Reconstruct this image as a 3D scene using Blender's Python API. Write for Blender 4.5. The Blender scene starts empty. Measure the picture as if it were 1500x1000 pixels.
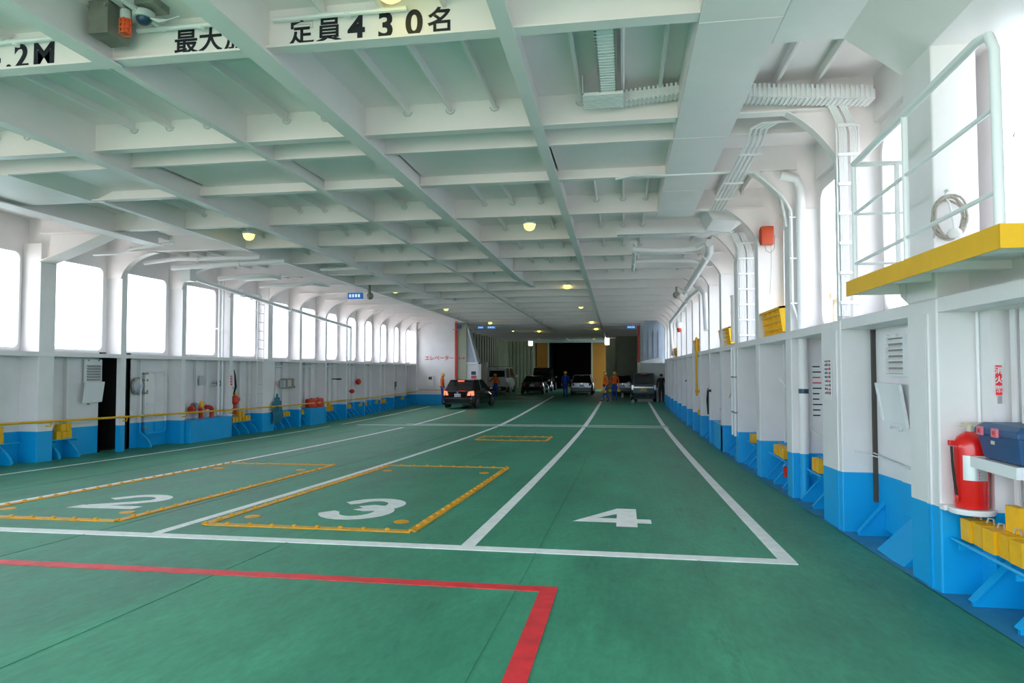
import bpy, bmesh, math, random
from mathutils import Vector, Matrix
random.seed(7)
scene = bpy.context.scene
col = scene.collection

# ------------------------------------------------------------------ camera
CAM_Z = 2.12
cam_d = bpy.data.cameras.new('camera'); cam = bpy.data.objects.new('camera', cam_d); col.objects.link(cam)
cam_d.sensor_width = 36.0; cam_d.lens = 24.0; cam_d.clip_start = .05; cam_d.clip_end = 3000
pitch = math.atan(.037); yaw = math.atan(.164*math.cos(pitch))
cam.location = (0, 0, CAM_Z); cam.rotation_euler = (math.pi/2+pitch, 0, yaw)
scene.camera = cam
# ------------------------------------------------------------------ sky (overcast)
world = bpy.data.worlds.new('overcast_sky'); scene.world = world; world.use_nodes = True
wn = world.node_tree.nodes; wl = world.node_tree.links
bg = wn['Background']; bg.inputs['Strength'].default_value = 1.0
tc = wn.new('ShaderNodeTexCoord'); sx = wn.new('ShaderNodeSeparateXYZ'); rp = wn.new('ShaderNodeValToRGB')
wl.new(tc.outputs['Generated'], sx.inputs[0]); wl.new(sx.outputs['Z'], rp.inputs[0]); wl.new(rp.outputs[0], bg.inputs['Color'])
rp.color_ramp.elements[0].position = 0.0; rp.color_ramp.elements[0].color = (1.0, 1.13, 1.30, 1)
rp.color_ramp.elements[1].position = .9; rp.color_ramp.elements[1].color = (.88, .93, 1.0, 1)
sun_d = bpy.data.lights.new('added_sun', 'SUN'); sun_d.energy = 3.4; sun_d.angle = math.radians(12); sun_d.color = (1.0, .93, .82)  # sun added under the overcast sky to brighten the quay behind the camera
sun = bpy.data.objects.new('added_sun', sun_d); col.objects.link(sun); sun.rotation_euler = (math.radians(32), 0, 0)
vs = scene.view_settings
vs.view_transform = 'Standard'; vs.look = 'None'; vs.gamma = 1.0; vs.use_curve_mapping = False
vs.exposure = 2.02
scene.cycles.diffuse_bounces = 6
scene.display_settings.display_device = 'sRGB'

# ------------------------------------------------------------------ profile of the ship
def zf0(y): return .77*max(0.0, 1-y/32.0)**2
def zf(y, x=0.0): return zf0(y) - (.065*(x/11.35)**2 if x < 0 else 0)
def zc(y): return 4.78 - .004*max(0.0, y-8)
FR = [5.24+2.18*k for k in range(16)]       # web frames
XN_R, XP_R = 2.2, 2.62                        # right pillars' nose, plate
def XN_L(y): return -11.35 - .45*max(0, (y-24)/14.0)
def XP_L(y): return XN_L(y)-.42
def sill_l(y): return 2.30+.17*max(0, 1-y/36)
def sill_r(y): return 2.52+.10*max(0, 1-y/36)

# ------------------------------------------------------------------ materials
M = {}
def mat(name, color, rough=.5, metal=0.0, noise=.0, scale=6.0, bump=0.0, emit=None, estr=0.0, spec=.5, alpha=None, coat=0.0):
    m = bpy.data.materials.new(name); m.use_nodes = True
    nt = m.node_tree; n = nt.nodes; l = nt.links; b = n['Principled BSDF']
    c = (*color, 1)
    b.inputs['Base Color'].default_value = c; b.inputs['Roughness'].default_value = rough
    b.inputs['Metallic'].default_value = metal; b.inputs['Specular IOR Level'].default_value = spec
    b.inputs['Coat Weight'].default_value = coat
    if noise > 0 or bump > 0:
        g = n.new('ShaderNodeNewGeometry'); t = n.new('ShaderNodeTexNoise')
        t.inputs['Scale'].default_value = scale; t.inputs['Detail'].default_value = 5; t.inputs['Roughness'].default_value = .6
        l.new(g.outputs['Position'], t.inputs['Vector'])
        if noise > 0:
            r = n.new('ShaderNodeValToRGB'); e = r.color_ramp.elements
            e[0].position = .3; e[1].position = .7
            e[0].color = (*[max(0, x*(1-noise)) for x in color], 1); e[1].color = (*[min(1, x*(1+noise*.6)) for x in color], 1)
            l.new(t.outputs['Fac'], r.inputs[0]); l.new(r.outputs[0], b.inputs['Base Color'])
        if bump > 0:
            bp = n.new('ShaderNodeBump'); bp.inputs['Strength'].default_value = bump; bp.inputs['Distance'].default_value = .01
            l.new(t.outputs['Fac'], bp.inputs['Height']); l.new(bp.outputs[0], b.inputs['Normal'])
    if emit:
        b.inputs['Emission Color'].default_value = (*emit, 1); b.inputs['Emission Strength'].default_value = estr
    M[name] = m
    return m

WHITE = (.835, .805, .81); BLUE = (.0, .38, .80)
mat('white_paint', WHITE, .38, noise=.05, scale=1.5, bump=.05)
mat('white_gloss', (.82, .82, .83), .3)
mat('ceiling_paint', (.875, .82, .82), .42, noise=.04, scale=1.2, bump=.05)
mat('blue_paint', BLUE, .38, noise=.08, scale=3)
mat('lane_white', (.92, .92, .92), .55, noise=.12, scale=9)
mat('lane_red', (.85, .03, .045), .5, noise=.2, scale=8)
mat('lane_yellow', (.78, .36, .01), .5, noise=.2, scale=14)
mat('waterway_blue', (.04, .25, .44), .5, noise=.25, scale=4)
mat('chock_yellow', (.88, .46, .005), .5, noise=.12, scale=9)
mat('yellow_paint', (.85, .45, .0), .45, noise=.06, scale=5)
mat('pallet_yellow', (.93, .56, .02), .4)
mat('red_paint', (.62, .035, .025), .4, noise=.08, scale=8)
mat('ext_red', (.75, .012, .01), .25, coat=.4)
mat('orange_box', (.52, .06, .012), .4)
mat('orange_cage', (.85, .12, .03), .4)
mat('black', (.008, .009, .011), .5)
mat('letter_black', (.006, .008, .016), .5)
mat('letter_red', (.75, .06, .08), .5)
mat('rubber', (.015, .015, .015), .7)
mat('steel', (.45, .46, .47), .35, metal=.8)
mat('dull_steel', (.30, .30, .26), .45, metal=.5, noise=.2, scale=8)
mat('silver_label', (.62, .63, .63), .3, metal=.6)
mat('grey', (.35, .36, .36), .5)
mat('light_grey', (.55, .58, .58), .5)
mat('beige', (.62, .56, .44), .6, noise=.1)
mat('rope', (.42, .38, .33), .8, noise=.25, scale=60)
mat('white_rope', (.72, .72, .70), .8)
mat('case_blue', (.025, .085, .21), .42, noise=.08, scale=12)
mat('pink_latch', (.75, .18, .25), .4)
mat('teal', (.01, .16, .25), .5, noise=.2, scale=20)
mat('green_disc', (.02, .2, .13), .4)
mat('navy', (.012, .05, .10), .3)
mat('casing_paint', (.43, .45, .34), .5, noise=.08, scale=1.2)
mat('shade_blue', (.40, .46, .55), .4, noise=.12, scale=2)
mat('door_orange', (.44, .17, .015), .5, noise=.1, scale=1.0)
mat('recess_shade', (.07, .062, .056), .8)
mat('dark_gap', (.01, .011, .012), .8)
mat('lamp_glass', (.9, .9, .35), .3, emit=(1.0, .86, .14), estr=.7)
mat('lamp_white', (.9, .9, .9), .3, emit=(1, 1, .97), estr=3.0)
mat('sign_blue', (.01, .10, .42), .3, emit=(.01, .20, .65), estr=.10)
mat('sign_white', (.8, .85, .9), .3, emit=(.6, .8, 1), estr=.16)
mat('skin', (.52, .30, .21), .5)
mat('orange_cloth', (.92, .15, .015), .8, noise=.15, scale=14)
mat('blue_cloth', (.016, .075, .40), .8, noise=.2, scale=14)
mat('black_cloth', (.012, .013, .016), .8)
mat('glove', (.75, .74, .70), .8)
mat('helmet', (.92, .55, .015), .3)
mat('car_black', (.006, .007, .008), .18, coat=.8)
mat('car_silver', (.42, .45, .49), .25, metal=.5, coat=.6)
mat('car_white', (.88, .89, .89), .3, coat=.4)
mat('car_navy', (.010, .022, .033), .22, coat=.7)
mat('car_glass', (.010, .014, .016), .06)
mat('plastic_dark', (.02, .02, .022), .5)
mat('tail_lit', (.6, .02, .02), .25, emit=(1, .06, .03), estr=1.6)
mat('tail_red', (.50, .015, .015), .2)
mat('plate_white', (.72, .74, .74), .4)
mat('plate_yellow', (.80, .50, .01), .4)
mat('chrome', (.75, .76, .78), .12, metal=.9)
mat('porthole_glass', (.85, .88, .9), .10, metal=.85)
mat('concrete', (.46, .42, .365), .9, noise=.12, scale=.6)
mat('sea', (.16, .22, .24), .25, noise=.2, scale=.02)
mat('haze_hill', (.10, .125, .14), .9, noise=.05, scale=.02)

def hull_paint(name, white, off):
    """white above, blue below a line that follows the deck's sheer"""
    m = mat(name, white, .38)
    nt = m.node_tree; n = nt.nodes; l = nt.links; b = n['Principled BSDF']
    g = n.new('ShaderNodeNewGeometry'); s = n.new('ShaderNodeSeparateXYZ'); l.new(g.outputs['Position'], s.inputs[0])
    def mth(op, a, bb=None):
        k = n.new('ShaderNodeMath'); k.operation = op
        for i, v in enumerate((a, bb)):
            if v is None: continue
            if isinstance(v, (int, float)): k.inputs[i].default_value = v
            else: l.new(v, k.inputs[i])
        return k.outputs[0]
    t = mth('MAXIMUM', mth('SUBTRACT', 1.0, mth('DIVIDE', s.outputs['Y'], 32.0)), 0.0)
    z = mth('MULTIPLY', mth('MULTIPLY', t, t), .77)
    above = mth('GREATER_THAN', mth('SUBTRACT', s.outputs['Z'], z), off)
    tn = n.new('ShaderNodeTexNoise'); tn.inputs['Scale'].default_value = 1.6; tn.inputs['Detail'].default_value = 5
    l.new(g.outputs['Position'], tn.inputs['Vector'])
    r1 = n.new('ShaderNodeValToRGB'); r2 = n.new('ShaderNodeValToRGB')
    for r, c in ((r1, BLUE), (r2, white)):
        e = r.color_ramp.elements; e[0].position = .3; e[1].position = .7
        e[0].color = (*[x*.94 for x in c], 1); e[1].color = (*[min(1, x*1.03) for x in c], 1)
        l.new(tn.outputs['Fac'], r.inputs[0])
    mx = n.new('ShaderNodeMix'); mx.data_type = 'RGBA'
    l.new(above, mx.inputs['Factor']); l.new(r1.outputs[0], mx.inputs['A']); l.new(r2.outputs[0], mx.inputs['B'])
    l.new(mx.outputs['Result'], b.inputs['Base Color'])
    bp = n.new('ShaderNodeBump'); bp.inputs['Strength'].default_value = .06; bp.inputs['Distance'].default_value = .01
    l.new(tn.outputs['Fac'], bp.inputs['Height']); l.new(bp.outputs[0], b.inputs['Normal'])
    return m
hull_paint('hull_right', WHITE, .60)
hull_paint('hull_left', WHITE, .54)

def deck_green():
    m = mat('deck_green', (.035, .17, .105), .42, spec=.22)
    nt = m.node_tree; n = nt.nodes; l = nt.links; b = n['Principled BSDF']
    g = n.new('ShaderNodeNewGeometry'); s = n.new('ShaderNodeSeparateXYZ'); l.new(g.outputs['Position'], s.inputs[0])
    mp = n.new('ShaderNodeMapping'); mp.inputs['Scale'].default_value = (1.6, .55, 1); l.new(g.outputs['Position'], mp.inputs['Vector'])
    t1 = n.new('ShaderNodeTexNoise'); t1.inputs['Scale'].default_value = .9; t1.inputs['Detail'].default_value = 7; t1.inputs['Roughness'].default_value = .65
    l.new(mp.outputs[0], t1.inputs['Vector'])
    t2 = n.new('ShaderNodeTexNoise'); t2.inputs['Scale'].default_value = 14; t2.inputs['Detail'].default_value = 6; t2.inputs['Roughness'].default_value = .7
    l.new(mp.outputs[0], t2.inputs['Vector'])
    r = n.new('ShaderNodeValToRGB'); e = r.color_ramp.elements
    e[0].position = .28; e[0].color = (.030, .190, .122, 1); e[1].position = .72; e[1].color = (.076, .355, .222, 1)
    l.new(t1.outputs['Fac'], r.inputs[0])
    r2 = n.new('ShaderNodeValToRGB'); e = r2.color_ramp.elements
    e[0].position = .3; e[0].color = (.78, .80, .80, 1); e[1].position = .75; e[1].color = (1.22, 1.18, 1.18, 1)
    l.new(t2.outputs['Fac'], r2.inputs[0])
    mu = n.new('ShaderNodeMix'); mu.data_type = 'RGBA'; mu.blend_type = 'MULTIPLY'; mu.inputs['Factor'].default_value = .8
    l.new(r.outputs[0], mu.inputs['A']); l.new(r2.outputs[0], mu.inputs['B'])
    # scuffed tyre / boot wear spots
    t3 = n.new('ShaderNodeTexNoise'); t3.inputs['Scale'].default_value = 3.2; t3.inputs['Detail'].default_value = 9; t3.inputs['Roughness'].default_value = .75
    mp3 = n.new('ShaderNodeMapping'); mp3.inputs['Scale'].default_value = (1.0, .22, 1); mp3.inputs['Location'].default_value = (3, 8, 0)
    l.new(g.outputs['Position'], mp3.inputs['Vector']); l.new(mp3.outputs[0], t3.inputs['Vector'])
    r3 = n.new('ShaderNodeValToRGB'); e = r3.color_ramp.elements
    e[0].position = .60; e[0].color = (0, 0, 0, 1); e[1].position = .72; e[1].color = (.55, .55, .55, 1)
    l.new(t3.outputs['Fac'], r3.inputs[0])
    dk = n.new('ShaderNodeMix'); dk.data_type = 'RGBA'; dk.inputs['B'].default_value = (.012, .05, .04, 1)
    l.new(r3.outputs[0], dk.inputs['Factor']); l.new(mu.outputs['Result'], dk.inputs['A'])
    l.new(dk.outputs['Result'], b.inputs['Base Color'])
    rr = n.new('ShaderNodeMapRange'); rr.inputs['To Min'].default_value = .38; rr.inputs['To Max'].default_value = .62
    l.new(t1.outputs['Fac'], rr.inputs['Value']); l.new(rr.outputs[0], b.inputs['Roughness'])
    # relief: grain + welded plate seams (fore-and-aft every 1.75 m)
    def mth(op, a, bb=None):
        k = n.new('ShaderNodeMath'); k.operation = op
        for i, v in enumerate((a, bb)):
            if v is None: continue
            if isinstance(v, (int, float)): k.inputs[i].default_value = v
            else: l.new(v, k.inputs[i])
        return k.outputs[0]
    wob = mth('MULTIPLY', mth('SUBTRACT', t2.outputs['Fac'], .5), .03)
    ph = mth('FRACT', mth('DIVIDE', mth('ADD', mth('ADD', s.outputs['X'], wob), 20.68), 1.72))
    d = mth('ABSOLUTE', mth('SUBTRACT', ph, .5))
    seam = mth('LESS_THAN', d, .0055)
    h = mth('ADD', mth('MULTIPLY', t2.outputs['Fac'], .5), mth('MULTIPLY', seam, -.9))
    bp = n.new('ShaderNodeBump'); bp.inputs['Strength'].default_value = .22; bp.inputs['Distance'].default_value = .012
    l.new(h, bp.inputs['Height']); l.new(bp.outputs[0], b.inputs['Normal'])
deck_green()

# ------------------------------------------------------------------ mesh helpers
class MB:
    def __init__(s): s.v = []; s.f = []; s.m = []
    def add(s, vs_, fs, mi=0):
        o = len(s.v); s.v += [tuple(p) for p in vs_]; s.f += [tuple(i+o for i in q) for q in fs]; s.m += [mi]*len(fs); return s
    def box(s, x0, x1, y0, y1, z0, z1, mi=0):
        return s.add([(x0,y0,z0),(x1,y0,z0),(x1,y1,z0),(x0,y1,z0),(x0,y0,z1),(x1,y0,z1),(x1,y1,z1),(x0,y1,z1)],
                     [(0,3,2,1),(4,5,6,7),(0,1,5,4),(1,2,6,5),(2,3,7,6),(3,0,4,7)], mi)
    def hexa(s, p, mi=0):      # 8 points: bottom quad then top quad
        return s.add(p, [(0,3,2,1),(4,5,6,7),(0,1,5,4),(1,2,6,5),(2,3,7,6),(3,0,4,7)], mi)
    def prism(s, poly, axis, a0, a1, mi=0):   # poly of 2D points in the other two axes (cyclic order)
        def P(q, a):
            if axis == 'x': return (a, q[0], q[1])
            if axis == 'y': return (q[0], a, q[1])
            return (q[0], q[1], a)
        n = len(poly)
        return s.add([P(q, a0) for q in poly]+[P(q, a1) for q in poly],
                     [tuple(range(n))[::-1], tuple(range(n, 2*n))]+[(i, (i+1) % n, n+(i+1) % n, n+i) for i in range(n)], mi)
    def tube(s, pts, r, n=8, mi=0, closed=False):
        pts = [Vector(p) for p in pts]; k = len(pts); rs = r if isinstance(r, (list, tuple)) else [r]*k
        rings = []; up = None
        for i, p in enumerate(pts):
            if closed: t = pts[(i+1) % k]-pts[i-1]
            else: t = pts[min(i+1, k-1)]-pts[max(i-1, 0)]
            t.normalize()
            if up is None: up = Vector((0,0,1)) if abs(t.z) < .9 else Vector((1,0,0))
            a = t.cross(up)
            if a.length < 1e-5: a = t.orthogonal()
            a.normalize(); b = a.cross(t); up = b
            rings.append([p+(a*math.cos(2*math.pi*j/n)+b*math.sin(2*math.pi*j/n))*rs[i] for j in range(n)])
        vs_ = [q for g in rings for q in g]; fs = []
        for i in range(k if closed else k-1):
            i2 = (i+1) % k
            fs += [(i*n+j, i*n+(j+1) % n, i2*n+(j+1) % n, i2*n+j) for j in range(n)]
        if not closed: fs += [tuple(range(n))[::-1], tuple(range((k-1)*n, k*n))]
        return s.add(vs_, fs, mi)
    def lathe(s, prof, c=(0,0,0), n=16, mi=0, axis='z'):
        vs_ = []; k = len(prof)
        for r, h in prof:
            for j in range(n):
                a = 2*math.pi*j/n; u, w = r*math.cos(a), r*math.sin(a)
                p = (u, w, h) if axis == 'z' else ((u, h, w) if axis == 'y' else (h, u, w))
                vs_.append((c[0]+p[0], c[1]+p[1], c[2]+p[2]))
        fs = [(i*n+j, i*n+(j+1) % n, (i+1)*n+(j+1) % n, (i+1)*n+j) for i in range(k-1) for j in range(n)]
        fs += [tuple(range(n))[::-1], tuple(range((k-1)*n, k*n))]
        return s.add(vs_, fs, mi)
    def loft(s, rings, mi=0, cap=True):
        n = len(rings[0]); vs_ = [p for r in rings for p in r]
        fs = [(i*n+j, i*n+(j+1) % n, (i+1)*n+(j+1) % n, (i+1)*n+j) for i in range(len(rings)-1) for j in range(n)]
        if cap: fs += [tuple(range(n))[::-1], tuple(range((len(rings)-1)*n, len(rings)*n))]
        return s.add(vs_, fs, mi)
    def mesh(s, name):
        me = bpy.data.meshes.new(name); me.from_pydata(s.v, [], s.f)
        bm = bmesh.new(); bm.from_mesh(me); bmesh.ops.recalc_face_normals(bm, faces=bm.faces); bm.to_mesh(me); bm.free()
        return me
    def build(s, name, m, parent=None, smooth=False, bevel=0.0):
        me = s.mesh(name)
        ms = m if isinstance(m, (list, tuple)) else [m]
        for q in ms: me.materials.append(M[q])
        if len(ms) > 1: me.polygons.foreach_set('material_index', s.m)
        if smooth:
            me.polygons.foreach_set('use_smooth', [True]*len(me.polygons))
            try: me.set_sharp_from_angle(angle=math.radians(38))
            except Exception: pass
        o = bpy.data.objects.new(name, me); col.objects.link(o)
        if parent is not None: o.parent = parent
        if bevel > 0:
            b = o.modifiers.new('bevel', 'BEVEL'); b.width = bevel; b.segments = 2; b.limit_method = 'ANGLE'; b.angle_limit = math.radians(40)
        return o
def tag(o, label=None, cat=None, group=None, kind=None):
    if label: o['label'] = label
    if cat: o['category'] = cat
    if group: o['group'] = group
    if kind: o['kind'] = kind
    return o
def thing(name, label, cat, loc=(0,0,0), rz=0.0, group=None):
    o = bpy.data.objects.new(name, None); col.objects.link(o); o.location = loc; o.rotation_euler = (0,0,rz)
    o.empty_display_size = .1
    return tag(o, label, cat, group)
def struct(name):
    o = bpy.data.objects.new(name, None); col.objects.link(o); o['kind'] = 'structure'; return o
def inst(me, name, parent, loc=(0,0,0), rot=(0,0,0), scale=None):
    o = bpy.data.objects.new(name, me); col.objects.link(o); o.parent = parent; o.location = loc; o.rotation_euler = rot
    if scale: o.scale = scale
    return o
def mesh_of(mb, name, m, smooth=False):
    o = mb.build(name, m, None, smooth); me = o.data; bpy.data.objects.remove(o); return me
def arc(cx, cy, r, a0, a1, n):
    return [(cx+r*math.cos(math.radians(a0+(a1-a0)*i/n)), cy+r*math.sin(math.radians(a0+(a1-a0)*i/n))) for i in range(n+1)]
def lettering(text, name, m, parent, loc, rot, size, bold=0.0, xs=1.0, align='CENTER', depth=.002):
    c = bpy.data.curves.new(name, 'FONT'); c.body = text; c.size = size; c.offset = bold; c.extrude = depth
    c.align_x = align; c.align_y = 'CENTER'
    t = bpy.data.objects.new(name+'_tmp', c); col.objects.link(t)
    bpy.context.view_layer.update()
    dg = bpy.context.evaluated_depsgraph_get()
    me = bpy.data.meshes.new_from_object(t.evaluated_get(dg)); bpy.data.objects.remove(t); bpy.data.curves.remove(c)
    me.name = name; me.materials.clear(); me.materials.append(M[m])
    o = bpy.data.objects.new(name, me); col.objects.link(o); o.parent = parent; o.location = loc; o.rotation_euler = rot; o.scale = (xs, 1, 1)
    return o
FACE_AFT = (math.pi/2, 0, 0)        # lettering that reads when looking along +Y
# =================================================================== FLOOR
def floor_patch(mb, x0, x1, y0, y1, lift, ny=None, nx=1, th=.0):
    ny = ny or max(1, int(abs(y1-y0)/.5))
    vs_ = []; fs = []
    for j in range(ny+1):
        y = y0+(y1-y0)*j/ny
        for i in range(nx+1):
            x = x0+(x1-x0)*i/nx; vs_.append((x, y, zf(y, x)+lift))
    w = nx+1
    for j in range(ny):
        for i in range(nx): fs.append((j*w+i, j*w+i+1, (j+1)*w+i+1, (j+1)*w+i))
    mb.add(vs_, fs)
def floor_strip(name, p0, p1, w, m, parent, lift=.004):
    (x0, y0), (x1, y1) = p0, p1; L = math.hypot(x1-x0, y1-y0); n = max(1, int(L/.6)); nx_, ny_ = -(y1-y0)/L*w/2, (x1-x0)/L*w/2
    vs_ = []; fs = []
    for i in range(n+1):
        t = i/n; x = x0+(x1-x0)*t; y = y0+(y1-y0)*t
        for sgn in (1, -1):
            X, Y = x+nx_*sgn, y+ny_*sgn
            vs_ += [(X, Y, zf(Y, X)+lift), (X, Y, zf(Y, X)-.01)]
    for i in range(n):
        a, b = i*4, i*4+4
        fs += [(a, a+2, b+2, b), (a, b, b+1, a+1), (a+2, a+3, b+3, b+2)]
    fs += [(0, 1, 3, 2), (n*4, n*4+2, n*4+3, n*4+1)]
    return MB().add(vs_, fs).build(name, m, parent)
fm = MB(); floor_patch(fm, -12.3, 2.9, -4.0, 70.0, 0, 148, 30)
floor = fm.build('floor', 'deck_green', None, smooth=True); floor['kind'] = 'structure'
# blue painted waterway along the right side
wm = MB(); floor_patch(wm, 2.15, 2.75, -3, 40, .006, 86, 1); wm.build('waterway', 'waterway_blue', floor)
wm = MB(); floor_patch(wm, -11.95, -11.25, -3, 38, .004, 86, 1); wm.build('waterway', 'deck_green', floor)
# lane paint
for nm, a, b, w in [
    ('lane_line', (1.33, 6.0), (1.37, 24.1), .13), ('lane_line', (1.37, 24.7), (1.47, 43.0), .14),
    ('lane_line', (-1.40, 6.0), (-1.36, 23.5), .125), ('lane_line', (-1.36, 23.9), (-1.40, 50.0), .15),
    ('lane_line', (-4.52, 6.0), (-4.36, 23.4), .11), ('lane_line', (-4.36, 23.9), (-5.05, 49.5), .16),
    ('lane_line', (-7.60, 4.0), (-7.50, 22.6), .11), ('lane_line', (-7.52, 24.0), (-7.75, 33.0), .12),
    ('lane_line', (-10.3, 3.0), (-10.3, 23.0), .07), ('lane_line', (-10.3, 24.0), (-10.55, 36.5), .08),
    ('stop_line', (-9.0, 6.0), (1.39, 5.99), .16),
    ('cross_line', (-9.6, 23.75), (1.5, 23.75), .12), ('cross_line', (-7.9, 24.25), (1.5, 24.45), .12),
    ('cross_line', (-8.1, 42.4), (-5.0, 42.4), .14), ('cross_line', (-8.2, 48.8), (-7.0, 48.8), .3)]:
    floor_strip(nm, a, b, w, 'lane_white', floor, .004 if nm == 'lane_line' else .0055)
floor_strip('red_line', (-9.0, 4.85), (-.47, 4.84), .125, 'lane_red', floor, .004)
floor_strip('red_line', (-.53, 4.78), (-.50, -2.0), .12, 'lane_red', floor, .0055)
# raised welded seams
for x in (-8.6, -6.9, -5.15, -3.05, -.75, .62):
    floor_strip('weld_seam', (x, -1.0), (x-.05, 23.3), .012, 'deck_green', floor, .0035)
# numerals (strokes laid on the deck)
def stroke(name, parts, parent, m='lane_white', lift=.005):
    mb = MB()
    for poly in parts:
        n = len(poly)
        mb.add([(x, y, zf(y, x)+lift) for x, y in poly], [tuple(range(n))])
    return mb.build(name, m, parent)
def ribbon(pts, w):
    out = []; n = len(pts); L = []; R = []
    for i in range(n):
        x0, y0 = pts[max(0, i-1)]; x1, y1 = pts[min(n-1, i+1)]
        d = math.hypot(x1-x0, y1-y0); ax, ay = -(y1-y0)/d, (x1-x0)/d; ww = w[i]/2 if isinstance(w, list) else w/2
        L.append((pts[i][0]+ax*ww, pts[i][1]+ay*ww)); R.append((pts[i][0]-ax*ww, pts[i][1]-ay*ww))
    for i in range(n-1): out.append([R[i], R[i+1], L[i+1], L[i]])
    return out
stroke('painted_number', [[(-.56,7.43),(-.09,7.43),(-.09,7.68),(-.30,7.68)], [(-.56,7.43),(-.30,7.68),(-.09,7.95),(-.09,8.33)],
       [(-.09,7.22),(.13,7.22),(.13,8.33),(-.09,8.33)], [(.13,7.44),(.28,7.44),(.28,7.68),(.13,7.68)]], floor)
def numeral3(cx, cy):
    u = [(cx+a*.80, cy+b*1.02) for a, b in [(-.42,.30)]+arc(0, .25, .36, 165, -75, 14)+[(-.06,-.02)]]
    d = [(cx+a*.80, cy+b*1.02) for a, b in [(-.06,.03)]+arc(0, -.24, .38, 78, -165, 14)+[(-.44,-.30)]]
    return ribbon(u, .22)+ribbon(d, .23)
stroke('painted_number', numeral3(-3.05, 7.80), floor)
def numeral2(cx, cy):
    u = [(cx+a*.98, cy+b*1.0) for a, b in [(-.38,.16)]+arc(-.01, .19, .29, 160, -20, 12)+[(.1,-.08),(-.30,-.36)]]
    b = [[(cx-.44, cy-.52), (cx+.42, cy-.50), (cx+.42, cy-.30), (cx-.40, cy-.30)]]
    return ribbon(u, .20)+b
stroke('painted_number', numeral2(-6.14, 7.76), floor)
# deck hatches with bolted yellow frames
def hatch(x0, x1, y0, y1, label, w=.10, pads=True):
    zc_ = zf((y0+y1)/2, (x0+x1)/2)
    t = thing('deck_hatch', label, 'hatch', ((x0+x1)/2, (y0+y1)/2, 0), 0, 'bolted deck hatches')
    ox, oy = (x0+x1)/2, (y0+y1)/2
    def bar(a, b, ww):
        o = floor_strip('hatch_frame', a, b, ww, 'lane_yellow', t, .012)
        o.data.transform(Matrix.Translation((-ox, -oy, 0))); return o
    bar((x0, y0), (x1, y0), w); bar((x0, y1), (x1, y1), w); bar((x0, y0), (x0, y1), w); bar((x1, y0), (x1, y1), w)
    cov = MB(); floor_patch(cov, x0+w/2, x1-w/2, y0+w/2, y1-w/2, .003, 10, 2)
    o = cov.build('hatch_cover', 'deck_green', t, smooth=True); o.data.transform(Matrix.Translation((-ox, -oy, 0)))
    bolt = mesh_of(MB().lathe([(.026, 0), (.026, .012), (.015, .02)], n=8), 'bolt', 'lane_yellow')
    nx = int((x1-x0)/.24); ny = int((y1-y0)/.24)
    P = [(x0+(x1-x0)*i/nx, yy) for i in range(nx+1) for yy in (y0, y1)]+[(xx, y0+(y1-y0)*i/ny) for i in range(1, ny) for xx in (x0, x1)]
    for x, y in P: inst(bolt, 'bolt', t, (x-ox, y-oy, zf(y, x)+.012))
    if pads:
        pad = mesh_of(MB().lathe([(.085, 0), (.085, .006), (.07, .010)], n=14), 'lifting_pad', 'lane_yellow')
        for x in (x0+.26, x1-.26):
            for y in (y0+.47, y1-.8): inst(pad, 'lifting_pad', t, (x-ox, y-oy, zf(y, x)+.003))
    return t
hatch(-4.32, -2.09, 6.58, 12.22, 'bolted deck hatch outlined in yellow around the painted number three')
hatch(-7.44, -5.35, 6.58, 12.1, 'bolted deck hatch outlined in yellow around the painted number two')
hatch(-3.97, -2.05, 18.2, 19.4, 'small yellow outlined deck hatch farther along lane 3', .09, False)
# sea and hills outside
sea = MB().box(-2500, 2500, -2500, 2500, -4.2, -4.0).build('sea', 'sea'); tag(sea, 'pale grey sea outside the ferry', 'sea', kind='structure')
hl = MB()
for cx, cy, r, h in ((-1500, 1440, 260, 78), (-1750, 1620, 420, 60), (-1280, 1560, 240, 70)):
    rings = []
    for k in range(7):
        a = k/6; rr = r*(1-a**1.7*.95)
        rings.append([(cx+rr*math.cos(j*math.pi/10)*(1+.12*math.sin(j*3+k)), cy+rr*math.sin(j*math.pi/10), -4+h*a) for j in range(20)])
    hl.loft(rings)
tag(hl.build('hills', 'haze_hill', None, True), 'hazy hills on the far shore behind the left windows', 'hill', kind='structure')

# the quay the bow opens onto, behind the camera
tag(MB().box(-60, 60, -160, -4.2, -4.5, .45).build('quay', 'concrete'), 'concrete quay in front of the open bow', 'quay', kind='structure')
# =================================================================== CEILING
ceil_root = None
XL0, XR0 = -12.0, 2.75
PL = .33                                  # plating above the beams' lower edge
dm = MB(); ys = [-2.4, 8]+[8+i*6 for i in range(1, 11)]+[70]
for a, b in zip(ys[:-1], ys[1:]):
    dm.hexa([(XL0,a,zc(a)+PL),(XR0,a,zc(a)+PL),(XR0,b,zc(b)+PL),(XL0,b,zc(b)+PL),(XL0,a,zc(a)+PL+.05),(XR0,a,zc(a)+PL+.05),(XR0,b,zc(b)+PL+.05),(XL0,b,zc(b)+PL+.05)])
ceil_root = dm.build('ceiling', 'ceiling_paint'); ceil_root['kind'] = 'structure'
FALL = FR+[FR[-1]+2.18*i for i in range(1, 13)]
def beam(y, x0, x1, depth=0.0, fw=.14, name='transverse_beam'):
    z = zc(y)-depth
    return MB().box(x0, x1, y-.01, y+.01, z, zc(y)+PL+.01).box(x0, x1, y-fw/2, y+fw/2, z-.015, z+.004).build(name, 'ceiling_paint', ceil_root)
beams = [beam(y, -11.4 if y < 38 else -11.2, 2.3 if y < 38 else 1.2) for y in FALL]
front = beams[0]
[beam(y, -11.4, 2.5) for y in (3.06, .88, -1.3)]
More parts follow.
